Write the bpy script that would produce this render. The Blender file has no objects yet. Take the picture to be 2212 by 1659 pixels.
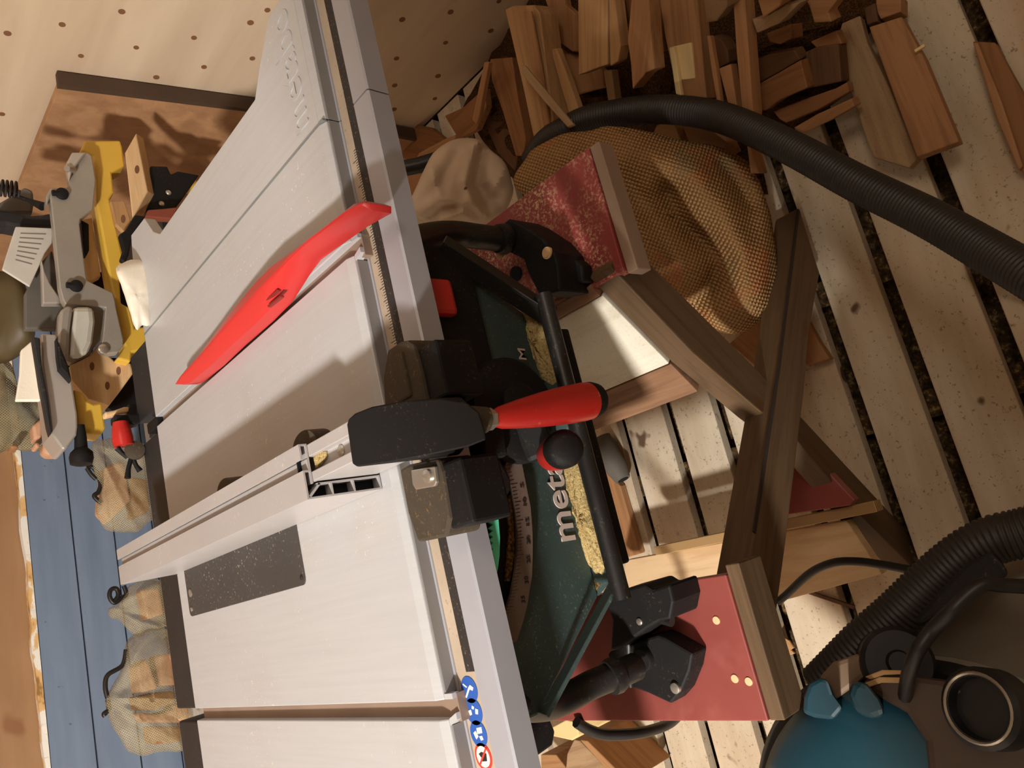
import bpy, bmesh, math, random
from math import sin, cos, pi, radians
from mathutils import Vector as V, Matrix as M, noise
random.seed(7)
C = bpy.context.scene.collection
# ------------------------------------------------------------------ camera
PITCH, ROLL, YAW, F = 0.74762459, -0.03556636, 0.29407533, 1626.75
EYE = V((0, 0, 1.29))
fwd = V((sin(YAW)*cos(PITCH), cos(YAW)*cos(PITCH), -sin(PITCH)))
_r = fwd.cross(V((0, 0, 1))).normalized(); _u = _r.cross(fwd)
RT = cos(ROLL)*_r + sin(ROLL)*_u
UP = -sin(ROLL)*_r + cos(ROLL)*_u
cam_d = bpy.data.cameras.new('camera'); cam = bpy.data.objects.new('camera', cam_d); C.objects.link(cam)
cam_d.sensor_width = 36; cam_d.lens = F*36/2212; cam_d.clip_start = 0.02
m = M.Identity(4)
for i, ax in enumerate((-UP, RT, -fwd)):        # the phone was held sideways
    for j in range(3): m[j][i] = ax[j]
m.translation = EYE; cam.matrix_world = m
bpy.context.scene.camera = cam
# sight lines of the photograph met with real planes of the room
def ray(x, y): return (829.5-y)/F*RT - (x-1106)/F*UP + fwd
def PZ(x, y, z): d = ray(x, y); return EYE + d*((z-EYE.z)/d.z)
def PY(x, y, Y): d = ray(x, y); return EYE + d*(Y/d.y)
def PX(x, y, X): d = ray(x, y); return EYE + d*(X/d.x)
def PD(x, y, k): return EYE + ray(x, y)*k
def PN(x, y, p, n): d = ray(x, y); return EYE + d*((p-EYE).dot(n)/d.dot(n))
def proj(p):
    d = V(p)-EYE; k = d.dot(fwd); return (1106-F*d.dot(UP)/k, 829.5-F*d.dot(RT)/k)
def L(s): return s/12.92 if s <= .04045 else ((s+.055)/1.055)**2.4
def rgb(r, g, b): return (L(r/255), L(g/255), L(b/255), 1)
# ------------------------------------------------------------------ materials
class NT:
    def __init__(s, name):
        s.m = bpy.data.materials.new(name); s.m.use_nodes = True; s.t = s.m.node_tree
        s.b = s.t.nodes['Principled BSDF']; s.tc = s.n('ShaderNodeTexCoord')
    def n(s, k, **kw):
        x = s.t.nodes.new(k)
        for a, b in kw.items():
            if a in x.inputs: x.inputs[a].default_value = b
            else: setattr(x, a, b)
        return x
    def l(s, a, b): s.t.links.new(a, b)
    def mapp(s, sc=(1, 1, 1), src='Object'):
        mp = s.n('ShaderNodeMapping'); mp.inputs['Scale'].default_value = sc; s.l(s.tc.outputs[src], mp.inputs[0]); return mp.outputs[0]
    def noise(s, vec, scale=5, detail=4, rough=.6, dist=0):
        x = s.n('ShaderNodeTexNoise'); s.l(vec, x.inputs['Vector'])
        x.inputs['Scale'].default_value = scale; x.inputs['Detail'].default_value = detail; x.inputs['Roughness'].default_value = rough; x.inputs['Distortion'].default_value = dist
        return x.outputs['Fac']
    def ramp(s, fac, stops, interp='LINEAR'):
        x = s.n('ShaderNodeValToRGB'); s.l(fac, x.inputs[0]); x.color_ramp.interpolation = interp
        e = x.color_ramp.elements
        while len(e) < len(stops): e.new(.5)
        for k, (p, c) in enumerate(stops): e[k].position = p; e[k].color = c if len(c) == 4 else (*c, 1)
        return x.outputs['Color']
    def mix(s, fac, a, b, mode='MIX'):
        x = s.n('ShaderNodeMix', data_type='RGBA', blend_type=mode)
        for sock, v in ((x.inputs['Factor'], fac), (x.inputs['A'], a), (x.inputs['B'], b)): pass
        for idx, v in ((0, fac), (6, a), (7, b)):
            if isinstance(v, (int, float)): x.inputs[idx].default_value = v
            elif isinstance(v, tuple): x.inputs[idx].default_value = v
            else: s.l(v, x.inputs[idx])
        return x.outputs[2]
    def math(s, op, a, b=0.0):
        x = s.n('ShaderNodeMath', operation=op)
        for i, v in ((0, a), (1, b)):
            if isinstance(v, (int, float)): x.inputs[i].default_value = v
            else: s.l(v, x.inputs[i])
        return x.outputs[0]
    def bump(s, h, st=.3, d=.002):
        x = s.n('ShaderNodeBump'); x.inputs['Strength'].default_value = st; x.inputs['Distance'].default_value = d
        s.l(h, x.inputs['Height']); s.l(x.outputs[0], s.b.inputs['Normal'])
    def col(s, c):
        if isinstance(c, tuple): s.b.inputs['Base Color'].default_value = c
        else: s.l(c, s.b.inputs['Base Color'])
    def done(s, rough=.6, metal=0, spec=.5):
        s.b.inputs['Roughness'].default_value = rough; s.b.inputs['Metallic'].default_value = metal
        s.b.inputs['Specular IOR Level'].default_value = spec
        return s.m
W4 = (1, 1, 1, 1); K4 = (0, 0, 0, 1)
MC = {}
def plastic(name, c, rough=.5, metal=0, spec=.5, vary=.12, dust=0, dustc=(200, 180, 140), dscale=260, bump=0):
    if name in MC: return MC[name]
    t = NT(name); v = t.mapp(); c4 = rgb(*c)
    lo = tuple(x*(1-vary) for x in c4[:3])+(1,); hi = tuple(min(1, x*(1+vary)) for x in c4[:3])+(1,)
    col = t.ramp(t.noise(v, 9, 5), [(.3, lo), (.7, hi)])
    if dust:
        a = t.noise(v, dscale, 3, .7); b = t.noise(v, 14, 4)
        k = t.math('MULTIPLY', t.ramp(a, [(.60, K4), (.70, W4)]), t.ramp(b, [(.5-dust*.35, K4), (.72, W4)]))
        col = t.mix(k, col, rgb(*dustc))
    t.col(col)
    if bump: t.bump(t.noise(v, 120, 4), bump, .001)
    MC[name] = t.done(rough, metal, spec); return MC[name]
def wood(name, a, b, c=None, gs=22, rough=.65, knots=0, stain=0):
    """grain runs along the piece's own x axis"""
    if name in MC: return MC[name]
    t = NT(name); v = t.mapp((1.2, gs, gs)); w = t.mapp((.6, 5, 5))
    g = t.noise(v, 3.2, 6, .65, .4); h = t.noise(w, 2.2, 3, .5, .8)
    col = t.mix(t.ramp(h, [(.35, K4), (.65, W4)]), rgb(*a), rgb(*b))
    col = t.mix(t.ramp(g, [(.45, K4), (.62, (.55, .55, .55, 1))]), col, rgb(*(c or tuple(int(x*.72) for x in a))))
    if knots:
        vo = t.n('ShaderNodeTexVoronoi', feature='F1'); t.l(t.mapp((4.5, 9, 9)), vo.inputs['Vector']); vo.inputs['Scale'].default_value = knots
        col = t.mix(t.ramp(vo.outputs['Distance'], [(.07, (.8, .8, .8, 1)), (.13, K4)]), col, rgb(95, 60, 35))
    if stain:
        col = t.mix(t.ramp(t.noise(t.mapp(), 260, 3, .7), [(.60, K4), (.68, (stain,)*3+(1,))]), col, rgb(70, 55, 40))
    t.col(col); t.bump(g, .25, .0015); MC[name] = t.done(rough, 0, .3); return MC[name]
def glow(name, c, st):
    t = NT(name); t.col(rgb(*c)); t.b.inputs['Emission Color'].default_value = rgb(*c); t.b.inputs['Emission Strength'].default_value = st; return t.done()

def mat_plywall():
    t = NT('plywood_wall'); v = t.mapp((1, .5, 4)); n = t.noise(v, 3, 5, .55, .5)
    col = t.ramp(n, [(.3, rgb(192, 168, 142)), (.7, rgb(210, 188, 162))])
    t.col(col); t.bump(n, .08); return t.done(.6, 0, .3)
def mat_floor():
    t = NT('worn_floor_boards'); v = t.mapp((1.2, 7, 7)); g = t.noise(v, 3, 6, .6, .3)
    col = t.ramp(g, [(.3, rgb(186, 168, 142)), (.7, rgb(214, 200, 178))])
    a = t.noise(t.mapp((1, 1.6, 1)), 3.2, 4, .6); col = t.mix(t.ramp(a, [(.45, K4), (.75, (.55, .55, .55, 1))]), col, rgb(172, 134, 94))
    s = t.noise(t.mapp((1, 1, 1)), 150, 3, .7); col = t.mix(t.ramp(s, [(.61, K4), (.68, (.6, .6, .6, 1))]), col, rgb(92, 70, 50))
    k = t.noise(t.mapp((.7, 1, 1)), 16, 2, .5); col = t.mix(t.ramp(k, [(.69, K4), (.72, (.9, .9, .9, 1))]), col, rgb(84, 56, 36))
    t.col(col); t.bump(g, .2); return t.done(.75, 0, .25)
def mat_under():
    t = NT('subfloor_chips'); v = t.mapp(); n = t.noise(v, 90, 4, .7)
    t.col(t.ramp(n, [(.35, rgb(38, 28, 18)), (.55, rgb(82, 62, 38)), (.72, rgb(170, 140, 90))])); t.bump(n, .6, .006); return t.done(.9, 0, .2)
def mat_blue():
    t = NT('blue_painted_boards'); n = t.noise(t.mapp((.6, 1, 5)), 4, 5)
    col = t.ramp(n, [(.3, rgb(106, 122, 146)), (.7, rgb(120, 137, 160))])
    col = t.mix(t.ramp(t.noise(t.mapp(), 26, 2), [(.72, K4), (.75, (.7, .7, .7, 1))]), col, rgb(70, 84, 104)); t.col(col); return t.done(.5, 0, .4)
def mat_chipboard():
    t = NT('brown_chipboard'); n = t.noise(t.mapp((.5, 1, 3)), 5, 6, .6, .4)
    col = t.ramp(n, [(.3, rgb(146, 110, 76)), (.7, rgb(162, 124, 88))]); col = t.mix(t.ramp(t.noise(t.mapp(), 7, 2), [(.62, K4), (.72, (.6, .6, .6, 1))]), col, rgb(120, 70, 36)); t.col(col); return t.done(.6)
def mat_peel():
    t = NT('peeling_paint_edge'); n = t.noise(t.mapp((1, 2, 2)), 9, 4)
    t.col(t.ramp(n, [(.34, rgb(150, 110, 62)), (.40, rgb(214, 170, 110)), (.47, rgb(218, 182, 130)), (.50, rgb(232, 228, 220))], 'LINEAR')); t.bump(n, .7, .006); return t.done(.8)
def mat_red():
    t = NT('red_faced_plywood'); v = t.mapp(); n = t.noise(v, 6, 5)
    col = t.ramp(n, [(.3, rgb(128, 60, 54)), (.7, rgb(146, 74, 66))])
    col = t.mix(t.ramp(t.noise(v, 3.5, 5, .7), [(.55, K4), (.75, (.35, .35, .35, 1))]), col, rgb(200, 130, 118)); t.col(col); return t.done(.42, 0, .45)
def mat_redchip():
    t = NT('red_plywood_with_sawdust'); v = t.mapp(); n = t.noise(v, 6, 5)
    col = t.ramp(n, [(.3, rgb(134, 54, 52)), (.7, rgb(152, 66, 62))])
    k = t.math('MULTIPLY', t.ramp(t.noise(v, 210, 4, .75), [(.50, K4), (.60, W4)]), t.ramp(t.noise(t.mapp((1, .6, 1)), 13, 3), [(.40, K4), (.62, W4)]))
    col = t.mix(k, col, rgb(222, 186, 150)); t.col(col); return t.done(.5, 0, .4)
def mat_burlap(tint=True):
    t = NT('burlap'); uv = t.tc.outputs['UV']
    wv = []
    for d in ('X', 'Y'):
        w = t.n('ShaderNodeTexWave', wave_type='BANDS', bands_direction=d); w.inputs['Scale'].default_value = 6.0; w.inputs['Distortion'].default_value = .8; w.inputs['Detail'].default_value = 1; w.inputs['Detail Scale'].default_value = 2
        t.l(uv, w.inputs['Vector']); wv.append(w.outputs['Fac'])
    h = t.math('MULTIPLY', t.math('ADD', wv[0], .25), t.math('ADD', wv[1], .25))
    col = t.ramp(h, [(.05, rgb(96, 66, 38)), (.35, rgb(164, 124, 80)), (.9, rgb(190, 152, 104))])
    a = t.noise(t.mapp(), 9, 3); col = t.mix(t.ramp(a, [(.56, K4), (.66, (.45, .45, .45, 1))]), col, rgb(190, 104, 66))
    b = t.noise(t.mapp((1, 1.3, .8)), 7, 2); col = t.mix(t.ramp(b, [(.60, K4), (.68, (.4, .4, .4, 1))]), col, rgb(120, 128, 104))
    t.col(col); t.bump(h, .8, .004); return t.done(.95, 0, .1)
def mat_net(c1, c2, op=.75):
    t = NT('net_mesh'); uv = t.tc.outputs['UV']; wv = []
    for d in ('X', 'Y'):
        w = t.n('ShaderNodeTexWave', wave_type='BANDS', bands_direction=d); w.inputs['Scale'].default_value = 7.5; w.inputs['Distortion'].default_value = 1.0; w.inputs['Detail Scale'].default_value = 1.5
        t.l(uv, w.inputs['Vector']); wv.append(w.outputs['Fac'])
    h = t.math('MAXIMUM', wv[0], wv[1])
    n = t.noise(t.mapp(), 10, 3); t.col(t.ramp(n, [(.35, rgb(*c1)), (.65, rgb(*c2))]))
    t.l(t.ramp(h, [(.45, (op*.35,)*3+(1,)), (.85, (min(1, op+.15),)*3+(1,))]), t.b.inputs['Alpha']); return t.done(.8, 0, .2)
def mat_sawdust(a=(206, 176, 116), b=(232, 208, 150), d=(120, 104, 70)):
    t = NT('sawdust'); v = t.mapp(); n = t.noise(v, 330, 4, .75)
    t.col(t.ramp(n, [(.32, rgb(*d)), (.45, rgb(*a)), (.7, rgb(*b))])); t.bump(n, 1, .004); return t.done(.95, 0, .1)
def mat_ply_edge():
    t = NT('plywood_edge'); w = t.n('ShaderNodeTexWave', wave_type='BANDS', bands_direction='Z'); w.inputs['Scale'].default_value = 60; t.l(t.tc.outputs['Object'], w.inputs['Vector'])
    t.col(t.ramp(w.outputs['Fac'], [(.3, rgb(120, 80, 48)), (.6, rgb(206, 172, 116))])); return t.done(.8)

m_ply = mat_plywall(); m_floor = mat_floor(); m_under = mat_under(); m_blue = mat_blue(); m_chip = mat_chipboard(); m_peel = mat_peel()
m_red = mat_red(); m_redchip = mat_redchip(); m_burlap = mat_burlap(); m_dust = mat_sawdust(); m_dust2 = mat_sawdust((96, 74, 40), (186, 150, 90), (30, 30, 22)); m_plyedge = mat_ply_edge(); mat_scrap = mat_sawdust((62, 42, 24), (120, 84, 48), (24, 16, 10))
m_plate = plastic('brushed_aluminium_plate', (176, 177, 180), .38, .10, .5, .05, .12, (240, 230, 212), 240)
def mat_plate():
    t = NT('saw_table_plate'); v = t.mapp((40, 1.2, 1)); n = t.noise(v, 4, 4, .6); b = t.noise(t.mapp(), 7, 4)
    col = t.ramp(n, [(.3, rgb(184, 183, 184)), (.7, rgb(190, 189, 190))]); col = t.mix(t.ramp(b, [(.5, K4), (.8, (.35, .35, .35, 1))]), col, rgb(176, 164, 150))
    col = t.mix(t.math('MULTIPLY', t.ramp(t.noise(t.mapp((1, 1, 1)), 190, 2, .7), [(.66, K4), (.72, W4)]), t.ramp(b, [(.45, K4), (.6, W4)])), col, rgb(226, 218, 204))
    sp = t.n('ShaderNodeSeparateXYZ'); t.l(t.tc.outputs['Object'], sp.inputs[0])
    col = t.mix(t.ramp(t.noise(t.mapp((60, 9, 1)), 3, 3, .6), [(.68, K4), (.76, (.10, .10, .10, 1))]), col, rgb(120, 104, 88))
    t.col(col); t.bump(n, .05, .0005); return t.done(.38, .10)
m_plate = mat_plate()
m_rail = plastic('grey_rail', (166, 164, 170), .45, .15, .5, .05)
m_railin = plastic('rail_inner_strip', (176, 158, 138), .6, .0, .4, .15, .3, (120, 92, 60), 200)
m_scale = plastic('black_scale_tape', (50, 45, 42), .65, 0, .35, .2, .75, (160, 140, 106), 300)
m_alu = plastic('anodised_fence', (180, 174, 172), .40, .15, .5, .05, .18, (232, 214, 190), 160)
m_aluend = plastic('alu_cut_end', (150, 156, 158), .4, .5)
m_black = plastic('black_plastic', (20, 18, 18), .65, 0, .3, .15, .16, (120, 104, 84), 300)
m_blackdusty = plastic('dusty_black_plastic', (70, 60, 48), .75, 0, .3, .25, .6, (150, 120, 70), 240, .3)
m_tube = plastic('black_painted_tube', (30, 28, 26), .42, .1, .5, .2, .45, (112, 96, 70), 230)
m_hole = plastic('dark_hollow', (22, 23, 26), .8, 0, .2)
m_green = plastic('dark_green_housing', (58, 74, 72), .5, 0, .45, .15, .4, (150, 150, 130), 330)
m_teal = plastic('teal_ring', (104, 236, 190), .5, 0, .4, .05)
m_redp = plastic('red_plastic', (188, 40, 34), .34, 0, .5, .06, .06, (236, 170, 150), 160)
m_redstick = plastic('red_push_stick', (196, 50, 48), .33, 0, .5, .05)
m_insert = plastic('dark_insert', (72, 68, 66), .55, .2, .4, .1, .3, (230, 214, 190), 210)
m_steel = plastic('zinc_steel', (196, 188, 176), .3, .8, .5, .1)
m_darkrail = plastic('dark_rear_rail', (42, 40, 41), .55, .1, .4, .15, .2, (110, 104, 98), 180)
m_letter = plastic('pale_lettering', (205, 186, 176), .6, 0, .3, .1)
m_ink = plastic('black_ink', (36, 26, 22), .7)
m_bevel = plastic('bevel_scale', (112, 96, 86), .6, 0, .4, .12, .3, (90, 70, 50), 260)
m_blues = plastic('blue_sticker', (44, 88, 170), .5); m_whites = plastic('white_print', (236, 226, 208), .6); m_reds = plastic('red_print', (214, 60, 50), .5)
m_yel = plastic('yellow_enamel', (214, 172, 66), .4, 0, .5, .05); m_cast = plastic('cast_aluminium', (164, 157, 147), .42, .4, .5, .08, .1, (200, 190, 170), 200)
m_cast2 = plastic('silver_casting', (188, 180, 172), .3, .45, .5, .05); m_dome = plastic('olive_guard', (84, 70, 44), .5, 0, .4, .15)
m_white = plastic('white_paper', (240, 230, 212), .8, 0, .2, .03, 0, bump=.4); m_wbag = plastic('white_polythene', (216, 196, 174), .45, 0, .4, .05)
m_hose = plastic('black_hose', (44, 38, 34), .5, 0, .45, .1); m_cable = plastic('black_cable', (26, 22, 22), .45)
m_vteal = plastic('teal_vacuum', (24, 60, 72), .38, 0, .5, .08); m_vtank = plastic('pale_vacuum_tank', (172, 164, 150), .5, 0, .4, .05); m_vdark = plastic('dark_vacuum_body', (64, 48, 36), .5)
m_vrim = plastic('black_vacuum_rim', (24, 24, 26), .4); m_grey = plastic('grey_rubber', (98, 92, 84), .7)
m_white_paint = wood('white_painted_board', (232, 224, 206), (222, 212, 192), (206, 194, 172), 10, .55, 0, .25)
m_beam = wood('dark_planed_beam', (108, 84, 60), (96, 74, 52), (74, 56, 38), 20, .6, 1.2)
m_litwood = wood('lit_yellow_wood', (224, 184, 110), (212, 170, 98), None, 14, .6)  # lamplight on the brace put into a yellower wood colour
m_side = wood('brown_side_board', (150, 112, 84), (132, 96, 70), (98, 68, 48), 18, .6)
m_pine = wood('pine_block', (232, 196, 150), (218, 176, 128), (192, 146, 100), 14, .6, 1.3)
WT = {'o': wood('offcut_orange', (172, 128, 88), (158, 112, 74), (124, 84, 52)),
      'p': wood('offcut_pale', (186, 146, 102), (172, 130, 86), (140, 100, 62)),
      'b': wood('offcut_brown', (150, 104, 66), (134, 90, 54), (104, 66, 38)),
      'd': wood('offcut_dark', (104, 72, 46), (90, 60, 38), (64, 42, 26)),
      'g': wood('offcut_grey', (172, 142, 108), (156, 126, 94), (124, 96, 68), 18, .7, 1.5, .3),
      'w': wood('offcut_painted', (232, 206, 152), (224, 196, 140), (206, 176, 120), 8)}
# ------------------------------------------------------------------ builders
class G:
    def __init__(s): s.b = bmesh.new()
    def poly(s, pts, vec):
        """closed prism: outline pts swept by vec"""
        vec = V(vec); a = [s.b.verts.new(p) for p in pts]; c = [s.b.verts.new(V(p)+vec) for p in pts]; n = len(a)
        s.b.faces.new(a); s.b.faces.new(c[::-1])
        for i in range(n): s.b.faces.new((a[i], c[i], c[(i+1) % n], a[(i+1) % n]))
        return s
    def box(s, x0, x1, y0, y1, z0, z1):
        return s.poly([(x0, y0, z0), (x1, y0, z0), (x1, y1, z0), (x0, y1, z0)], (0, 0, z1-z0))
    def beam(s, p, q, side, w, t):
        """bar from p to q; w along side, t along the remaining axis; p,q on the centre line"""
        p, q = V(p), V(q); d = (q-p).normalized(); sd = (V(side)-d*V(side).dot(d)).normalized(); n = d.cross(sd)
        return s.poly([p+sd*a*w/2+n*b*t/2 for a, b in ((-1, -1), (1, -1), (1, 1), (-1, 1))], q-p)
    def rings(s, R, cap=True, close=False):
        vs = [[s.b.verts.new(p) for p in r] for r in R]; n = len(vs[0])
        for i in range(len(vs)-(0 if close else 1)):
            a, c = vs[i], vs[(i+1) % len(vs)]
            for j in range(n): s.b.faces.new((a[j], a[(j+1) % n], c[(j+1) % n], c[j]))
        if cap and not close: s.b.faces.new(vs[0][::-1]); s.b.faces.new(vs[-1])
        return s
    def tube(s, pts, r, seg=12):
        pts = [V(p) for p in pts]; rs = r if isinstance(r, (list, tuple)) else [r]*len(pts); R = []; up = None
        for i, p in enumerate(pts):
            d = (pts[min(i+1, len(pts)-1)]-pts[max(i-1, 0)]).normalized()
            if up is None: up = d.orthogonal().normalized()
            up = (up-d*up.dot(d)).normalized(); w = d.cross(up)
            R.append([p+(up*cos(2*pi*k/seg)+w*sin(2*pi*k/seg))*rs[i] for k in range(seg)])
        return s.rings(R)
    def lathe(s, p, axis, prof, seg=28):
        """prof: (distance along axis, radius)"""
        p, d = V(p), V(axis).normalized(); u = d.orthogonal().normalized(); w = d.cross(u)
        return s.rings([[p+d*h+(u*cos(2*pi*k/seg)+w*sin(2*pi*k/seg))*max(r, 1e-4) for k in range(seg)] for h, r in prof])
    def cyl(s, p, q, r, seg=20): return s.lathe(p, V(q)-V(p), [(0, r), ((V(q)-V(p)).length, r)], seg)
def smoothpath(pts, n=8):
    pts = [V(p) for p in pts]; out = []
    for i in range(len(pts)-1):
        p0, p1, p2, p3 = pts[max(i-1, 0)], pts[i], pts[i+1], pts[min(i+2, len(pts)-1)]
        for k in range(n):
            t = k/n; out.append(.5*((2*p1)+(p2-p0)*t+(2*p0-5*p1+4*p2-p3)*t*t+(3*p1-p0-3*p2+p3)*t**3))
    return out+[pts[-1]]
def tag(o, label=None, cat=None, group=None, kind=None):
    for k, v in (('label', label), ('category', cat), ('group', group), ('kind', kind)):
        if v: o[k] = v
    return o
def thing(name, label, cat, loc, group=None):
    o = bpy.data.objects.new(name, None); C.objects.link(o); o.location = loc; o.empty_display_size = .05
    return tag(o, label, cat, group)
def wloc(o):
    p = V((0, 0, 0))
    while o: p += o.location; o = o.parent
    return p
def ob(name, g, mat, parent=None, frame=None, bev=0, smooth=0, label=None, cat=None, group=None, kind=None, uv=False):
    bm = g.b; bmesh.ops.recalc_face_normals(bm, faces=bm.faces)
    if frame is None:
        xs = [v.co for v in bm.verts]; lo = V([min(c[i] for c in xs) for i in range(3)]); hi = V([max(c[i] for c in xs) for i in range(3)])
        frame = M.Translation(V(((lo.x+hi.x)/2, (lo.y+hi.y)/2, lo.z)))
    bm.transform(frame.inverted())
    me = bpy.data.meshes.new(name); bm.to_mesh(me); bm.free()
    for mm in (mat if isinstance(mat, list) else [mat]): me.materials.append(mm)
    if smooth:
        for p in me.polygons: p.use_smooth = True
        me.set_sharp_from_angle(angle=radians(smooth))
    o = bpy.data.objects.new(name, me); C.objects.link(o)
    if parent:
        o.parent = parent; fr = frame.copy(); fr.translation = frame.translation-wloc(parent)
        o.matrix_basis = fr
    else: o.matrix_basis = frame
    if bev:
        b = o.modifiers.new('bevel', 'BEVEL'); b.width = bev; b.segments = 2; b.limit_method = 'ANGLE'; b.angle_limit = radians(35)
    return tag(o, label, cat, group, kind)
def gframe(pts):
    """frame with x along the longest edge of an outline, z its normal"""
    pts = [V(p) for p in pts]; n = len(pts); e = max(((pts[(i+1) % n]-pts[i]) for i in range(n)), key=lambda v: v.length).normalized()
    nr = V((0, 0, 0))
    for i in range(n): nr += (pts[i]).cross(pts[(i+1) % n])
    nr.normalize()
    if nr.z < 0: nr = -nr
    e = (e-nr*e.dot(nr)).normalized(); w = nr.cross(e); c = sum(pts, V((0, 0, 0)))/n
    f = M.Identity(4)
    for i, a in enumerate((e, w, nr)):
        for j in range(3): f[j][i] = a[j]
    f.translation = c; return f
def slab(name, pts, vec, mat, parent=None, bev=.0015, **kw):
    """a solid outline with its grain along its own longest edge"""
    f = gframe(pts); f.translation = f.translation + V(vec)
    return ob(name, G().poly(pts, vec), mat, parent, f, bev, **kw)
def bar(name, p, q, side, w, t, mat, parent=None, bev=.0015, **kw):
    p, q = V(p), V(q); d = (q-p).normalized(); sd = (V(side)-d*V(side).dot(d)).normalized(); n = d.cross(sd); f = M.Identity(4)
    for i, a in enumerate((d, sd, n)):
        for j in range(3): f[j][i] = a[j]
    f.translation = (p+q)/2
    return ob(name, G().beam(p, q, side, w, t), mat, parent, f, bev, **kw)
def pixZ(L_, z): return [PZ(x, y, z) for x, y in L_]
def pixY(L_, Y): return [PY(x, y, Y) for x, y in L_]
def blob(px, depth, bulge, nz=.0, nscale=8, rings=9, back=None, sub=3, seed=0, pinch=1.0, folds=()):
    """closed soft body around an outline, with front and back bulge"""
    px = px[:]; n0 = len(px); P = []
    cx = sum(p[0] for p in px)/n0; cy = sum(p[1] for p in px)/n0
    pts = [V((p[0], p[1], 0)) for p in px]; pts = pts+[pts[0]]
    sm = []
    for i in range(n0):
        p0, p1, p2, p3 = V((*px[i-1], 0)), V((*px[i], 0)), V((*px[(i+1) % n0], 0)), V((*px[(i+2) % n0], 0))
        for k in range(sub):
            t = k/sub; sm.append(.5*((2*p1)+(p2-p0)*t+(2*p0-5*p1+4*p2-p3)*t*t+(3*p1-p0-3*p2+p3)*t**3))
    dk = depth if callable(depth) else (lambda x, y: depth)
    out = [PD(p.x, p.y, dk(p.x, p.y)) for p in sm]; c = PD(cx, cy, dk(cx, cy)); vd = -ray(cx, cy).normalized()
    g = G(); uvl = g.b.loops.layers.uv.new('UVMap'); n = len(out); back = bulge if back is None else back
    R = []
    for side, bl in ((1, bulge), (-1, back)):
        seq = [k/rings for k in range(1, rings+1)]
        if side < 0: seq = seq[::-1][1:]
        for r in seq:
            h = math.sqrt(max(0, 1-r*r))**pinch*bl*side
            R.append([c+(o_-c)*r+vd*h for o_ in out])
    vs = []
    for r in R:
        row = []
        for p in r:
            if nz:
                q = p*nscale+V((seed*3.1, seed, 0)); d = noise.noise(q)*.6+noise.noise(q*2.3)*.35+ (1-abs(noise.noise(q*1.3+V((5, 1, 2)))))*.3
                p = p+(p-c+vd*.02).normalized()*nz*d
            if folds and (p-c).dot(vd) > 0:
                x, y = proj(p); e = 0
                for line, amp, wd in folds:
                    dm = 1e9
                    for (ax, ay), (bx, by) in zip(line, line[1:]):
                        t = max(0, min(1, ((x-ax)*(bx-ax)+(y-ay)*(by-ay))/max(1e-6, (bx-ax)**2+(by-ay)**2)))
                        dm = min(dm, math.hypot(x-ax-(bx-ax)*t, y-ay-(by-ay)*t))
                    e += amp*math.exp(-(dm/wd)**2)
                p = p+vd*e
            row.append(g.b.verts.new(p))
        vs.append(row)
    top = g.b.verts.new(c+vd*bulge*1.005); bot = g.b.verts.new(c-vd*back*1.005)
    for i in range(len(vs)-1):
        for j in range(n): g.b.faces.new((vs[i][j], vs[i][(j+1) % n], vs[i+1][(j+1) % n], vs[i+1][j]))
    for j in range(n):
        g.b.faces.new((top, vs[0][(j+1) % n], vs[0][j])); g.b.faces.new((bot, vs[-1][j], vs[-1][(j+1) % n]))
    ua, ub = vd.orthogonal().normalized(), None; ub = vd.cross(ua)
    for f in g.b.faces:
        for l in f.loops: l[uvl].uv = (l.vert.co.dot(ua)*9+.02*l.vert.co.z*9, l.vert.co.dot(ub)*9)
    return g
def text(s, name, p0, p1, nrm, mat, parent, ht=None, ex=.0006, bold=.0, fit=True):
    """lettering: baseline from p0 to p1, facing nrm"""
    cu = bpy.data.curves.new(name, 'FONT'); cu.body = s; cu.extrude = ex/ .02; cu.offset = bold
    o = bpy.data.objects.new(name+'_tmp', cu); C.objects.link(o); dg = bpy.context.evaluated_depsgraph_get()
    me = bpy.data.meshes.new_from_object(o.evaluated_get(dg)); bpy.data.objects.remove(o)
    x0 = min(v.co.x for v in me.vertices); x1 = max(v.co.x for v in me.vertices); yh = max(v.co.y for v in me.vertices)
    p0, p1 = V(p0), V(p1); d = (p1-p0); ln = d.length; d.normalize(); n = V(nrm).normalized(); n = (n-d*n.dot(d)).normalized(); w = n.cross(d)
    sx = ln/(x1-x0); sy = (ht/yh if ht else sx)
    for v in me.vertices: v.co = V(((v.co.x-x0)*sx, v.co.y*sy, v.co.z*.02))
    f = M.Identity(4)
    for i, a in enumerate((d, w, n)):
        for j in range(3): f[j][i] = a[j]
    me.materials.append(mat); ob_ = bpy.data.objects.new(name, me); C.objects.link(ob_)
    if parent: ob_.parent = parent; f.translation = p0-wloc(parent)
    else: f.translation = p0
    ob_.matrix_basis = f; return ob_
exec_parts = []
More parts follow.
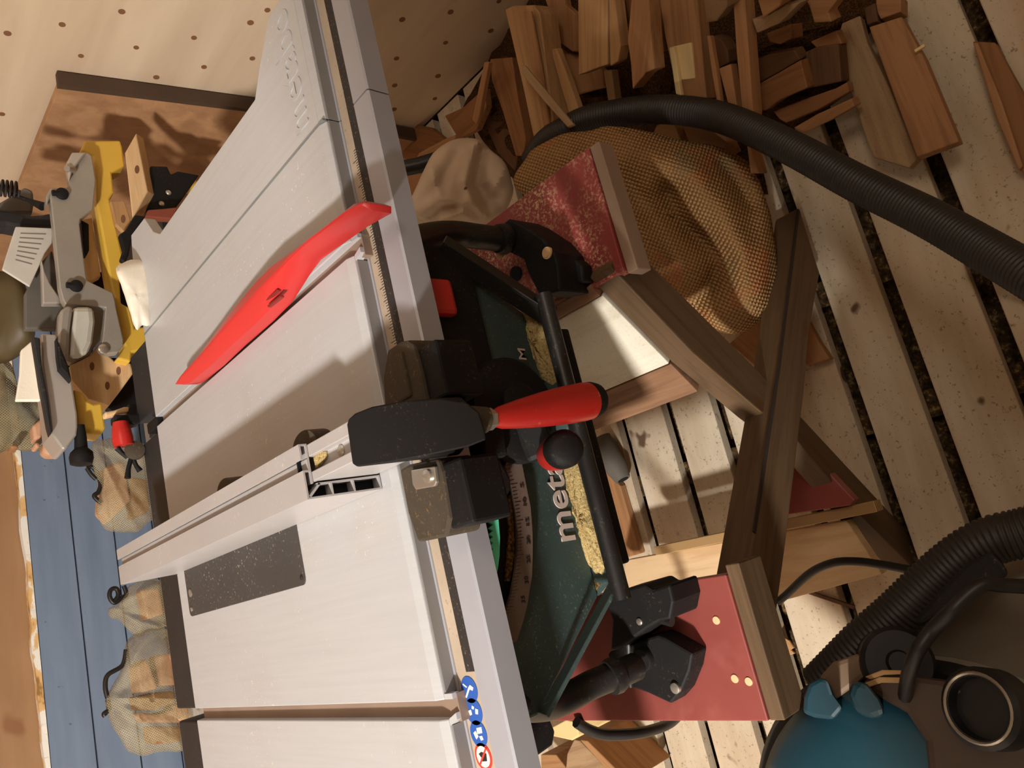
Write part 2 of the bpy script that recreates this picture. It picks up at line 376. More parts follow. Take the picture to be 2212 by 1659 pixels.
# ------------------------------------------------------------------ room
def S(name, g, mat): return ob(name, g, mat, kind='structure')
rows = [.308, .434, .543, .668, .800, .916, 1.041, 1.157, 1.272]
while rows[0] > -.9: rows.insert(0, rows[0]-.1205)
while rows[-1] < 2.55: rows.append(rows[-1]+.1205)
g = G()
for i in range(len(rows)-1):
    e = rows[i+1]-.024+random.uniform(-.002, .002)
    g.box(-2.4, 1.205, rows[i], e, -.024, 0)
S('floor', g, m_floor).modifiers.new('bevel', 'BEVEL').width = .0015
g = G(); g.box(-2.4, 1.205, -1.0, 2.6, -.09, -.05)
for k in range(16): g.box(-2.3+k*.235, -2.3+k*.235+.045, -1.0, 2.6, -.05, -.0245)
S('floor_underlay', g, m_under)
wr = S('wall_right', G().box(1.21, 1.23, -1.0, 2.64, 0, 2.7), m_ply)
m_knot = plastic('brown_knot', (124, 82, 54), .8)
for cx, cy, o_ in [(x*.2712, y*.2712, 0) for x, y in ((60, 265), (495, 195), (970, 92), (645, 445), (1085, 378), (1545, 300), (1995, 180), (2010, 465), (1625, 533), (1245, 615), (15, 908), (2130, 80))]+[(500+x*.2712, y*.2712, 0) for x, y in ((1360, 155), (1745, 95), (1705, 340), (2065, 245), (1315, 465), (1645, 605), (1300, 680), (1620, 785), (1295, 870), (2130, 10), (1700, -60), (1350, -120))]+[(-40, -30, 0), (120, -60, 0), (300, -50, 0), (-60, 120, 0)]:
    p = PX(cx, cy, 1.21); r = random.uniform(.006, .0085)
    ob('wall_knot', G().poly([p+V((0, cos(k*pi/7)*r, sin(k*pi/7)*r*.9)) for k in range(14)], (-.0006, 0, 0)), m_knot, wr)
g = G()
for k in range(9):
    z1 = .836-k*.1135; z0 = max(z1-.1088, 0)
    if z1 > 0: g.box(-2.4, 1.21, 2.60, 2.62, z0, z1-.0)
g.box(-2.4, 1.21, 2.612, 2.63, 0, .842)
S('wall_back', g, m_blue)
S('wall_back_upper', G().box(-2.4, 1.21, 2.64, 2.66, .83, 2.7), m_chip)
g = G(); N = 90
top = [V((-2.4+3.6*i/N, 2.597, .842)) for i in range(N+1)]
for i in range(N):
    h0 = .838+.008*noise.noise(V((i*.35, 0, 0)))+.008; h1 = .838+.008*noise.noise(V(((i+1)*.35, 0, 0)))+.008
    a, b = -2.4+3.6*i/N, -2.4+3.6*(i+1)/N
    g.poly([(a, 2.600, .838), (b, 2.600, .838), (b, 2.600+.004*noise.noise(V((i*.9, 3, 0))), h1+.006), (a, 2.600, h0+.006)], (0, .035, 0))
S('trim_1', g, m_peel)
m_room = wood('room_boards', (214, 206, 194), (206, 197, 184), (190, 178, 162), 6)
S('wall_left', G().box(-2.42, -2.4, -1.0, 2.64, 0, 2.7), m_room)
S('wall_front', G().box(-2.4, 1.21, -1.02, -1.0, 0, 2.7), m_room)
S('shade_partition', G().box(-.76, -.72, -1.0, .225, 0, 2.7), m_room)  # added out of view to keep the lamp off the front floor and pile
S('ceiling', G().box(-2.4, 1.21, -1.0, 2.64, 2.7, 2.72), m_room)
# plywood sheet against the wall
g = G(); sx = 1.178
sheet = [V((sx, 1.56, .885)), V((sx, 1.49, .45)), V((sx, 1.46, .0)), V((sx, 2.55, .0)), V((sx, 2.55, .90))]
sh_ = ob('plywood_sheet', g.poly(sheet, (.02, 0, 0)), wood('brown_plywood', (176, 134, 96), (160, 118, 84), (136, 98, 66), 5, .6), bev=.001,
   label='large brown plywood sheet standing against the right wall behind the table saw', cat='plywood sheet')

g = G(); g.poly([V((1.172, 1.562, .890)), V((1.172, 1.490, .45)), V((1.172, 1.46, .002)), V((1.172, 1.45, .002)), V((1.172, 1.478, .45)), V((1.172, 1.548, .890))], (.034, 0, 0)); ob('shade_strip', g, plastic('dark_edge_shade', (70, 50, 34), .8), sh_)  # dark strip standing in for the shadow gap at the sheet's front edge
# ------------------------------------------------------------------ table saw
TZ = .87; XN = V((0, -1, 0)); ZN = V((0, 0, 1))
saw = thing('table_saw', 'grey-topped table saw with dark green housing standing on a low wooden stand', 'table saw', (.05, .75, .55))
YB = 1.289; YF = .636; XL = -.42; XS = .503
g = G()
def plate(g, x0, x1, y0=YF, y1=YB, t=.018):
    g.poly([(x0, y0+.0, TZ-.004), (x0, y0-.010, TZ-.005), (x0, y0-.010, TZ-t), (x0, y1, TZ-t), (x0, y1, TZ), (x0, y0, TZ)], (x1-x0, 0, 0))
s1, s2 = -.1333, -.1160; s3, s4 = .3385, .3545
for a, b in ((XL, s1), (s2, s3), (s4, XS-.0012)):
    g.poly([(a, YF, TZ), (a, YF-.010, TZ-.004), (a, YF-.010, TZ-.019), (a, YB, TZ-.019), (a, YB, TZ)], (b-a, 0, 0))
ob('table_top', g, m_plate, saw, bev=.0012)
m_slot = plastic('slot_channel', (150, 128, 112), .5, .2, .4, .12)
for a, b in ((s1, s2), (s3, s4)):
    g = G(); g.box(a-.004, b+.004, YF-.022, YB-.004, TZ-.022, TZ-.0105); g.box(a-.004, a+.0004, YF-.022, YB-.004, TZ-.0105, TZ-.004) if 0 else None
    ob('mitre_slot', g, m_slot, saw)
    g = G(); g.poly([(a-.006, YF-.010, TZ-.005), (a-.001, YF-.021, TZ-.006), (a-.001, YF-.021, TZ-.014), (a-.006, YF-.010, TZ-.014)], (.006, 0, 0))
    g.poly([(b, YF-.010, TZ-.005), (b, YF-.021, TZ-.006), (b, YF-.021, TZ-.014), (b, YF-.010, TZ-.014)], (.005, 0, 0))
    ob('slot_mouth', g, m_plate, saw)
m_lip = plastic('dull_grey_lip', (132, 128, 126), .55, .1, .4, .06)
g = G()
for a, b in ((XL, s1-.006), (s2+.005, s3-.006), (s4+.005, XS-.001), (XS+.001, .80)): g.box(a, b, YF-.0118, YF-.0102, TZ-.0192, TZ-.0062)
ob('front_lip', g, m_lip, saw)
# insert plate
g = G(); x0, x1, y0, y1, r = .0205, .112, .851, 1.252, .008
pts = []
for cx, cy, a0 in ((x1-r, y0+r, -90), (x1-r, y1-r, 0), (x0+r, y1-r, 90), (x0+r, y0+r, 180)):
    pts += [V((cx+r*cos(radians(a0+k*30)), cy+r*sin(radians(a0+k*30)), TZ-.003)) for k in range(4)]
ins = ob('table_insert', g.poly(pts, (0, 0, .0042)), m_insert, saw, bev=.0006)
for x, y, r in ((412, 1281, .0062), (415, 1316, .0034), (652, 1247, .0028)):
    p = PZ(x, y, TZ+.001); g = G().lathe(p, ZN, [(0, r), (.0012, r), (.0018, r*.7)]); g.box(p.x-r*.8, p.x+r*.8, p.y-.0006, p.y+.0006, p.z+.0015, p.z+.0022)
    ob('insert_screw', g, m_steel if r > .0029 else m_ink, ins)
# front rail: ledge, recessed scale strip and square outer bar
ZR = .851; yr = [PZ(x, 1300, ZR).y for x in (943.5, 951.7, 972, 992, 1037)]; RF = yr[4]; RX1 = .92
g = G()
for a, b in ((XL-.05, XS-.001), (XS+.001, RX1)):
    g.poly([(a, .628, ZR), (a, yr[1], ZR), (a, yr[1], ZR-.003), (a, yr[3], ZR-.003), (a, yr[3]-.001, ZR), (a, RF+.002, ZR), (a, RF, ZR-.002), (a, RF, ZR-.027), (a, .628, ZR-.027)], (b-a, 0, 0))
rail = ob('front_rail', g, m_rail, saw, smooth=20)
g = G(); g.box(XL-.05, RX1, yr[3]+.0002, yr[1]-.0002, ZR-.003, ZR-.0015); ob('rail_inlay', g, m_railin, rail)
xend = PZ(1009, 1452, ZR).x
g = G(); g.box(xend, RX1, yr[3]+.0004, yr[2]-.0006, ZR-.0015, ZR-.0010); ob('scale_tape', g, m_scale, rail)
g = G(); xs = PZ(860, 730, ZR).x
k = 0; xx = .115
while xx < .46:
    ln = .009 if k % 10 == 0 else (.0065 if k % 5 == 0 else .004)
    g.box(xx, xx+.0005, yr[2], yr[2]+ln, ZR-.0015, ZR-.0011); xx += .0030; k += 1
ob('scale_marks', g, m_ink, rail)
# safety stickers on the rail, with their white pictograms
def disc(g, c, r, h, n=28, sx=1): return g.poly([c+V((cos(2*pi*k/n)*r*sx, sin(2*pi*k/n)*r, 0)) for k in range(n)], (0, 0, h))
yc = (yr[1]+yr[3])/2; ZS = ZR-.0015; rs = (yr[1]-yr[3])/2*.82
pics = {0: [[(-.75, .6), (-.65, .75), (.25, .0), (.45, -.3), (.2, -.7), (-.1, -.5), (.05, -.1)], [(.5, .8), (.62, .7), (.3, .2), (.2, .35)]],
        1: [[(-.35, .65), (.1, .75), (.2, .35), (-.25, .3)], [(.3, .2), (.6, .05), (.45, -.2), (.2, -.05)], [(-.2, -.2), (.3, -.35), (.2, -.7), (-.25, -.55)]],
        2: [[(-.5, .45), (.1, .7), (.3, .3), (-.2, .05)], [(-.6, -.2), (-.2, -.05), (-.15, -.5), (-.5, -.6)], [(.0, .15), (.55, .1), (.65, -.65), (.1, -.6)]]}
for i, (x, y) in enumerate(((1015, 1489.5), (1023, 1537), (1033.5, 1585), (1044, 1634))):
    p = PZ(x, y, ZS); c = V((p.x, yc, ZS)); g = G()
    if i < 3:
        s_ = ob('safety_sticker', disc(g, c, rs, .0006), m_blues, rail)
        g = G()
        for q in pics[i]: g.poly([c+V((b*-rs*.0+a*rs*.8, b*rs*.85, .0006)) for a, b in q], (0, 0, .0003))
        ob('pictogram', g, m_whites, s_)
    else:
        s_ = ob('safety_sticker', disc(g, c, rs, .0006), m_reds, rail); s_['label'] = 'red ringed prohibition sticker'
        ob('pictogram', disc(G(), c+V((0, 0, .0006)), rs*.78, .0003), m_whites, s_)
        g = G(); g.poly([c+V((a*rs, b*rs, .0009)) for a, b in ((-.3, -.4), (.25, -.5), (.35, .1), (.2, .45), (-.1, .2), (-.35, .3))], (0, 0, .0002)); ob('pictogram', g, m_ink, s_)
        g = G(); g.beam(c+V((-.65*rs, .62*rs, .0012)), c+V((.65*rs, -.62*rs, .0012)), (1, 1, 0), rs*.16, .0002); ob('pictogram', g, m_reds, s_)
# extension plate with its flared ears and raised lettering
ear = [(604.7, 0), (587, 23), (577.6, 45), (569.5, 95), (560, 146), (550, 215), (345, 505), (330, 500), (311, 471), (283, 508), (285, 545), (287, 565)]
pts = [V((XS, YF, TZ)), V((.80, YF, TZ)), V((.80, .672, TZ))]+pixZ(ear, TZ)+[V((XS, YB, TZ))]
ext = ob('table_extension', G().poly(pts, (0, 0, -.019)), m_plate, saw, bev=.0015)
g = G(); g.poly([(XS, YF, TZ-.0005), (XS, YF-.010, TZ-.004), (XS, YF-.010, TZ-.019), (XS, YF, TZ-.019)], (.297, 0, 0)); ob('extension_front_edge', g, m_plate, ext)
text('metabo', 'embossed_lettering', PZ(668, 262, TZ), PZ(617, 10, TZ), ZN, m_plate, ext, ht=.046, ex=.0012)
# edge strip between main table and extension
g = G(); g.box(XS-.0012, XS+.0012, YF-.010, YB, TZ-.012, TZ+.0005); ob('seam_lip', g, m_aluend, saw)
# rear rail
g = G()
for a, b in ((XL-.05, s1-.004), (s2-.002, .335)): g.box(a, b, YB+.004, YB+.112, TZ-.060, TZ-.008)
ob('rear_rail', g, m_darkrail, saw, bev=.003)
g = G(); g.box(.374, .500, YB+.004, YB+.112, TZ-.055, TZ-.006); ob('rear_rail', g, m_darkrail, saw, bev=.003)
g = G(); g.box(.338, .356, YB-.001, YB+.05, TZ-.05, TZ-.0); ob('rear_bracket', g, m_black, saw, bev=.002)
# under-frame: housing front
YP = .600; zk = PY(1246, 1100, YP).z
BL, BR, TL, TR = PY(1308, 1252, YP-.028), PY(1203, 690, YP-.028), PY(1165, 1545, YP), PY(945, 535, YP)
BL.z = BR.z = (BL.z+BR.z)/2
KL, KR = BL.lerp(TL, .16), BR.lerp(TR, .16); KL.y = KR.y = YP; KL.z = KR.z = zk
P = [V((TL.x, YP, .822)), TL, KL, KR, TR, V((TR.x, YP, .822))]
hous = ob('housing', G().poly(P, (0, .42, 0)), m_green, saw, bev=.003)
g = G(); lo = V((0, .03, -.014)); g.rings([[KL, BL, BL+lo, KL+lo], [KR, BR, BR+lo, KR+lo]]); ob('housing_apron', g, m_green, hous)
def rib(p, q, w=.006, t=.012, mat=m_green, nm='housing_rib'):
    g = G(); g.beam(p, q, (0, 0, 1), w, t); return ob(nm, g, mat, hous, bev=.001)
o_ = V((0, -.006, 0)); rib(BL+o_, TL+o_); rib(BR+o_, TR+o_, .016, .022, m_tube)
g = G(); g.box(BL.x+.01, BR.x-.01, YP-.026, 1.08, BL.z-.035, BL.z-.006); ob('base_pan', g, m_black, hous, bev=.003)
g = G(); g.box(.17, .345, YP-.008, YP+.02, .735, .822); ob('switch_panel', g, m_black, hous, bev=.004)
p = PY(957, 642, YP-.02); g = G(); g.box(p.x-.020, p.x+.022, YP-.022, YP-.008, p.z-.016, p.z+.018); ob('stop_switch', g, m_redp, hous, bev=.005)
text('metabo', 'brand_lettering', PY(1243, 1166, YP-.001), PY(1190, 900, YP-.001), XN, m_letter, hous, ht=.032, ex=.0006, bold=.012)
text('TS 254 M', 'model_lettering', PY(1158, 897, YP-.009), PY(1133, 754, YP-.009), XN, m_letter, hous, ht=.011, ex=.0004, bold=.006)
# bevel scale: quarter-ring with figures, dark groove and toothed teal ring behind
def ply(name, px, Y, mat, par, t=.004, bev=.0006): return ob(name, G().poly(pixY(px, Y), (0, t, 0)), mat, par, bev=bev)
outer = [(1124, 985), (1128, 1000), (1137, 1046), (1147, 1095), (1151, 1149), (1151.6, 1190), (1150, 1244), (1140, 1306), (1132, 1339), (1117, 1385)]
inner = [(1085, 1400), (1091, 1325), (1105, 1282), (1113, 1239), (1118, 1190), (1118, 1149), (1114, 1100), (1106, 1054), (1091, 1005), (1098, 988)]
bs = ply('bevel_scale', outer+inner, YP-.012, m_bevel, hous)
for i, (s, x, y) in enumerate((('5', 1132, 1049), ('10', 1138, 1085), ('15', 1144, 1128), ('20', 1146, 1168), ('25', 1146, 1209), ('30', 1142, 1252), ('35', 1135, 1294))):
    w = 5 if len(s) == 1 else 8
    text(s, 'scale_figure', PY(x, y+w, YP-.0126), PY(x-2, y-w, YP-.0126), XN, m_ink, bs, ht=.0048, ex=.0002, bold=.004)
g = G(); ii = inner[1:-1][::-1]
for k in range(43):
    t = k/42*(len(ii)-1); i = min(int(t), len(ii)-2); u = t-i
    x = ii[i][0]+(ii[i+1][0]-ii[i][0])*u; y = ii[i][1]+(ii[i+1][1]-ii[i][1])*u; ln = 9 if k % 5 else 14
    g.poly(pixY([(x, y), (x+ln, y-2), (x+ln, y-1), (x, y+1)], YP-.0123), (0, .0004, 0))
ob('scale_ticks', g, m_ink, bs)
groove = [(1040, 980), (1085, 985), (1091, 1005), (1106, 1054), (1114, 1100), (1118, 1149), (1118, 1190), (1113, 1239), (1105, 1282), (1091, 1325), (1080, 1370), (1050, 1300), (1040, 1100)]
ply('bevel_opening', groove, YP-.003, m_hole, hous, .002)
teeth = []
for k in range(7):
    y = 1113+k*13.2; teeth += [(1057.5, y+1), (1065.5, y+7)]
tl = [(1076, 1111), (1078, 1137), (1080, 1163), (1079, 1201), (1076, 1225), (1071, 1252)]+[(1062, 1240), (1056, 1206)]+teeth[::-1]
ply('toothed_ring', tl, YP-.032, m_teal, hous, .003, 0)
for q in ([(1103, 1065), (1107, 1080), (1112, 1150), (1112, 1200), (1103, 1255), (1093, 1255), (1096, 1200), (1100, 1150), (1096, 1110), (1094, 1090)],):
    ply('dust_line', q, YP-.006, m_dust2, hous, .003)
# hand wheel with its crank knob
wc = PY(1106, 886, YP-.016); g = G(); g.lathe(wc+V((0, -.012, 0)), (0, 1, 0), [(0, .050), (.004, .058), (.014, .060), (.020, .055)], 40); wheel = ob('hand_wheel', g, m_black, hous, smooth=40)
g = G(); g.lathe(wc+V((0, -.022, 0)), (0, 1, 0), [(0, .020), (.004, .026), (.014, .028)], 30); ob('wheel_hub', g, m_black, wheel, smooth=40)
kp = PY(1188, 985, YP-.050); g = G(); g.beam(wc+V((0, -.016, 0)), kp+V((0, .01, 0)), (1, 0, 0), .034, .016); ob('crank_arm', g, m_black, wheel, bev=.006)
k2 = PY(1222, 968, YP-.112); ax = (k2-kp); ln = ax.length
kn = ob('crank_knob', G().lathe(kp, ax, [(0, .012), (ln*.15, .0165), (ln*.6, .0185), (ln*.75, .0185)]), m_redp, wheel, smooth=40)
ob('knob_cap', G().lathe(kp+ax*.75, ax, [(0, .0187), (ln*.2, .0187), (ln*.27, .0165), (ln*.31, .011), (ln*.32, .002)]), m_black, kn, smooth=40)
# clamp lever blocks for the bevel
for q, Y_, t in (([(1036, 985), (1075, 978), (1106, 1035), (1105, 1060), (1075, 1108), (1040, 1105)], YP-.030, .028), ([(1045, 905), (1090, 915), (1100, 985), (1050, 990)], YP-.035, .03)):
    ply('bevel_lever', q, Y_, m_black, hous, t, .004)
# tubular frame and feet
yt = YP-.044; tz = PY(1330, 1240, yt).z
t0, t1 = PY(1196, 655, yt), PY(1340, 1262, yt)
def tb(nm, pts, r, mat=m_tube): return ob(nm, G().tube(pts, r, 18), mat, saw, smooth=50)
tb('front_tube', [V((t0.x+.01, yt, tz)), V((t1.x-.015, yt, tz))], .0100)
lt = smoothpath([V((-.135, .600, .82)), PD(1190, 1522, .80), PD(1280, 1478, .83), PD(1338, 1455, .842), PD(1372, 1440, .86)], 8)
tb('frame_leg', lt, .0155)
rt = smoothpath([V((.335, .590, .84)), PD(960, 505, .945), PD(1040, 512, .985), PD(1100, 520, 1.01)], 8)
tb('frame_leg', rt, .0165)
g = G(); p = PD(1322, 1462, .838); g.lathe(p, PD(1345, 1450, .845)-p, [(-.004, .019), (.004, .020), (.010, .018)]); ob('leg_collar', g, m_tube, saw, smooth=40)
g = G(); p = PD(1083, 516, 1.0); g.lathe(p, PD(1100, 518, 1.01)-p, [(-.006, .019), (.004, .021), (.008, .020)]); ob('leg_collar', g, m_tube, saw, smooth=40)
def foot(nm, px, z, t, mat=m_black): return slab(nm, pixZ(px, z), (0, 0, -t), mat, saw, .003)
f1 = foot('left_foot', [(1312, 1412), (1330, 1398), (1420, 1372), (1438, 1378), (1497, 1412), (1490, 1450), (1472, 1495), (1449, 1521), (1400, 1498), (1350, 1480), (1318, 1448)], .580, .0295)
br = foot('left_bracket', [(1306, 1294), (1330, 1279), (1392, 1262), (1410, 1274), (1446, 1262), (1455, 1300), (1448, 1338), (1425, 1342), (1395, 1360), (1340, 1400), (1318, 1408), (1322, 1340)], .604, .0545)
g = G(); p = PZ(1390, 1448, .580); g.lathe(p, ZN, [(-.01, .0135), (.006, .0135), (.008, .012)]); ob('foot_bolt', g, m_black, f1, smooth=40)
for x, y, z_, r, par in ((1365, 1312, .604, .004, br), (1428, 1388, .582, .006, f1)):
    ob('foot_screw', G().lathe(PZ(x, y, z_), ZN, [(-.003, r), (.0015, r), (.0025, r*.6)]), m_steel, par, smooth=40)
ob('foot_slot', G().poly(pixZ([(1402, 1480), (1412, 1478), (1424, 1490), (1416, 1494), (1404, 1488)], .5795), (0, 0, .001)), m_hole, f1)
ob('bracket_slot', G().poly(pixZ([(1398, 1276), (1410, 1278), (1420, 1300), (1412, 1308), (1402, 1298)], .6035), (0, 0, .001)), m_hole, br)
arcp = smoothpath(pixZ([(1322, 1345), (1320, 1400), (1336, 1448), (1360, 1474), (1400, 1496), (1446, 1517)], .580), 6)
ob('foot_edge', G().tube(arcp, .006, 10), m_tube, f1, smooth=50)
f2 = foot('right_foot', [(1078, 490), (1098, 472), (1125, 484), (1172, 515), (1198, 545), (1205, 570), (1210, 630), (1165, 640), (1140, 590), (1130, 560), (1100, 545), (1088, 530)], .606, .0555)
f3 = foot('right_foot_tab', [(1200, 566), (1242, 560), (1256, 572), (1260, 608), (1226, 618), (1205, 610)], .572, .0215)
for x, y, z_, r in ((1112, 509, .607, .006), (1182, 604, .607, .006), (1226, 596, .573, .005)):
    g = G().lathe(PZ(x, y, z_), ZN, [(-.004, r*1.3), (.001, r*1.3), (.0014, r), (.0022, r*.9)]); ob('foot_screw', g, m_pine if z_ > .6 else m_steel, f2 if z_ > .6 else f3, smooth=40)
ob('foot_hole', G().lathe(PZ(1182, 535, .606), ZN, [(-.003, .010), (.0012, .010), (.0012, .008)]), m_hole, f2)
for px, w in (((.33, .76), 0), ((-.145, .80), 0)):   # rear legs and feet, hidden from the front
    x, _ = px; tb('frame_leg', [V((x, 1.22, .84)), V((x+(.05 if x > 0 else -.04), 1.20, .60))], .0155)
    g = G(); g.box(x-.03, x+.07 if x > 0 else x+.03, 1.15, 1.22, .5505, .60); ob('rear_foot', g, m_black, saw, bev=.004)
# dust port block at the left end
q = ply('dust_port', [(1150, 1560), (1185, 1545), (1200, 1580), (1195, 1610), (1160, 1635), (1150, 1620)], .80, m_black, saw, .12, .003)
# ------------------------------------------------------------------ sawdust lying on the apron
def dustpile(px, mat, lab, Yf=None, h=.010):
    n = (BL-KL).cross(BR-BL).normalized(); n = n if n.z > 0 else -n; p0 = BL.lerp(KR, .5)
    xs = [p[0] for p in px]; ys = [p[1] for p in px]; g = G(); vs = {}
    base = [PN(x, y, p0, n) for x, y in px]; c = sum(base, V())/len(base); R = []
    sub = []
    for i in range(len(base)):
        for k in range(8):
            q = base[i].lerp(base[(i+1) % len(base)], k/8); q = q+(q-c).normalized()*.0045*noise.noise(q*160); sub.append(q)
    for r in (1, .93, .82, .62, .4, .2, .05): R.append([c+(q-c)*r+n*(h*math.sqrt(1-r*r)*(1+.6*noise.noise(q*140+V((r*6, 0, 0))))) for q in sub])
    R.insert(0, [q-n*.004 for q in sub]); g.rings(R)
    ob('sawdust', g, mat, kind='stuff', smooth=60, label=lab, cat='sawdust')
dustpile([(1108, 676), (1140, 666), (1170, 680), (1178, 707), (1194, 768), (1206, 826), (1190, 832), (1172, 820), (1160, 780), (1142, 741), (1134, 700)], m_dust, 'yellow sawdust on the right half of the saw housing ledge above the red handle')
dustpile([(1216, 1000), (1238, 985), (1257, 1000), (1268, 1076), (1289, 1136), (1308, 1225), (1300, 1240), (1286, 1237), (1273, 1217), (1257, 1163), (1240, 1103), (1226, 1049)], m_dust, 'long pale band of sawdust on the saw housing ledge under the large lettering')
dustpile([(1280, 1250), (1297, 1262), (1252, 1332), (1218, 1392), (1180, 1450), (1166, 1450), (1178, 1400), (1232, 1318)], m_dust2, 'dark coarse sawdust on the lower left slope of the green saw housing', h=.003)
# ------------------------------------------------------------------ rip fence
FZ = .953; FX0, FX1 = .0915, .144
fence = thing('rip_fence', 'long aluminium rip fence clamped across the saw table with a red lever handle', 'rip fence', (.11, .8, TZ))
g = G(); a0, a1 = .570, 1.292     # inner bar with an open top groove
g.poly([(FX0+.016, a0, TZ+.002), (FX1, a0, TZ+.002), (FX1, a0, FZ-.009), (FX1-.012, a0, FZ-.009), (FX1-.012, a0, FZ-.019), (FX0+.026, a0, FZ-.019), (FX0+.026, a0, FZ-.009), (FX0+.0165, a0, FZ-.009)], (0, a1-a0, 0))
fb = ob('fence_bar', g, m_alu, fence, bev=.0008)
p = PZ(738, 973, FZ-.019); ob('bar_screw', G().lathe(p, ZN, [(-.002, .0055), (.001, .0055), (.003, .003)]), m_steel, fb, smooth=40)
ob('sawdust_clump', G().poly(pixZ([(685, 988), (700, 968), (707, 975), (706, 990), (690, 1010)], FZ-.018), (0, 0, .004)), m_dust, fb)
g = G(); b0, b1 = .652, 1.29      # sliding L-shaped face: tall hollow leg and flat hollow top leg
def ybox(x0, x1, z0, z1): g.box(x0, x1, b0, b1, z0, z1)
T = .0018
ybox(FX0, FX0+T, TZ+.001, FZ); ybox(FX0+.0145-T, FX0+.0145, TZ+.001, FZ-.012)
for z in (TZ+.001, TZ+.031, TZ+.055): ybox(FX0+T, FX0+.0145-T, z, z+T)
g.box(FX0+.0065, FX0+.0083, b0, b1, TZ+.033, TZ+.055) if 0 else None
ybox(FX0+T, FX1, FZ-T, FZ) if 0 else None
ybox(FX0+T, FX0+.026, FZ-T, FZ); ybox(FX0+.0145, FX1+.001, FZ-.0085, FZ-.0085+T); ybox(FX1-T+.001, FX1+.001, FZ-.0085+T, FZ); ybox(FX0+.026, FX0+.026+T, FZ-.0085+T, FZ); ybox(FX1-.014, FX1-T+.001, FZ-T, FZ)
ybox(FX0+.026+T, FX1-.014, FZ-.0085+T, FZ-.0058)
g.poly([(FX0+T, b0, FZ-.004), (FX0+T+.0015, b0, FZ-.002), (FX0+.0145, b0, FZ-.014), (FX0+.0145-.0015, b0, FZ-.016)], (0, b1-b0, 0))
ff = ob('fence_face', g, m_alu, fence)
g = G(); g.box(FX0+T, FX0+.0145-T, b0+.012, b0+.014, TZ+.002, FZ-.006); g.box(FX0+.028, FX1, b0+.012, b0+.014, FZ-.007, FZ-.002); g.box(FX0+.0145, FX0+.026, b0+.012, b0+.014, FZ-.0065, FZ-.002)
ob('hollow_end', g, m_hole, ff)
ob('wood_residue', G().poly(pixZ([(556, 1035), (610, 1004), (616, 1008), (570, 1036), (558, 1046)], FZ-.0056), (0, 0, .0012)), m_dust, ff)
# head with rounded shoulders
hd = [((748, 917), .953), ((752, 905), .953), ((765, 893), .953), ((800, 879), .952), ((870, 866), .944), ((950, 860), .926), ((1005, 868), .908), ((1035, 890), .895), ((1047, 930), .888), ((1050, 950), .888), ((1010, 966), .903), ((920, 985), .932), ((840, 1000), .949), ((770, 1009), .953), ((760, 1002), .953)]
hp_ = [PN(x, y, V((0, .563, .954)), V((0, -.50, 1))) for (x, y), z in hd]
bot = [V((p.x, p.y, .862)).lerp(PZ(x-6, y, .856), max(0, min(1, (x-880)/130))) for ((x, y), z), p in zip(hd, hp_)]; g = G(); g.rings([bot, hp_])
head = ob('fence_head', g, m_black, fence, bev=.007, smooth=40)
p, q = PD(1008, 905, .640), PD(1048, 907, .652)
ob('lever_neck', G().cyl(p, q, .0115), m_blackdusty, head, smooth=40)
q2 = PD(1070, 904, .660); ob('hex_nut', G().lathe(PD(1046, 907, .651), q2-PD(1046, 907, .651), [(0, .0100), (.009, .0100), (.0105, .008)], 6), m_steel, head, bev=.0005)
h0, h1 = PD(1066, 905, .658), PD(1270, 866, .738); ax = h1-h0; hl = ax.length
lev = ob('lever_handle', G().lathe(h0, ax, [(0, .0074), (hl*.04, .0088), (hl*.07, .0101), (hl*.25, .0131), (hl*.5, .0163), (hl*.75, .0184), (hl*.93, .0189), (hl, .0184)], 36), m_redp, fence, smooth=40)
ob('handle_cap', G().lathe(h1-ax*.005, ax, [(0, .0185), (hl*.04, .0184), (hl*.10, .0163), (hl*.14, .0123), (hl*.145, .004)], 30), m_black, lev, smooth=40)
# guide shoes riding on the rail
ZG = .886
def shoe(top, mat, z=ZG, zb=.846):
    P_ = pixZ(top, z); return ob('guide_shoe', G().rings([[V((p.x, p.y, zb)) for p in P_], P_]), mat, fence, bev=.003)
sr = shoe([(836, 756), (862, 738), (880, 735), (892, 743), (908, 800), (922, 868), (830, 884), (826, 815)], m_blackdusty, ZG)
c = PZ(868, 815, ZG); g = G(); g.box(c.x-.022, c.x+.022, c.y-.011, c.y+.011, ZG-.002, ZG+.003); ob('shoe_button', g, m_blackdusty, sr, bev=.004)
g = G(); x0 = PZ(892, 760, ZG).x; x1 = PZ(922, 868, ZG).x; yy = PZ(905, 810, ZG).y
ob('shoe_skirt', G().box(x1-.002, x0+.002, yy-.028, yy+.004, .838, ZG-.004), m_black, sr, bev=.003)
sl = shoe([(862, 1015), (880, 1004), (945, 990), (955, 1018), (972, 1120), (963, 1160), (902, 1172), (880, 1108)], m_blackdusty, ZG)
yy = PZ(962, 1090, ZG).y; x0 = PZ(955, 1010, ZG).x; x1 = PZ(970, 1130, ZG).x
ob('shoe_skirt', G().box(x1-.006, x0+.004, yy-.030, yy+.004, .838, ZG-.003), m_black, sl, bev=.003)
ob('shoe_clip', G().poly(pixZ([(895, 1015), (946, 1006), (950, 1040), (945, 1050), (905, 1057), (898, 1045)], ZG), (0, 0, .004)), m_steel, sl, bev=.001)
ob('clip_screw', G().lathe(PZ(925, 1028, ZG+.004), ZN, [(-.001, .006), (.002, .006), (.003, .003)]), m_steel, sl, smooth=40)
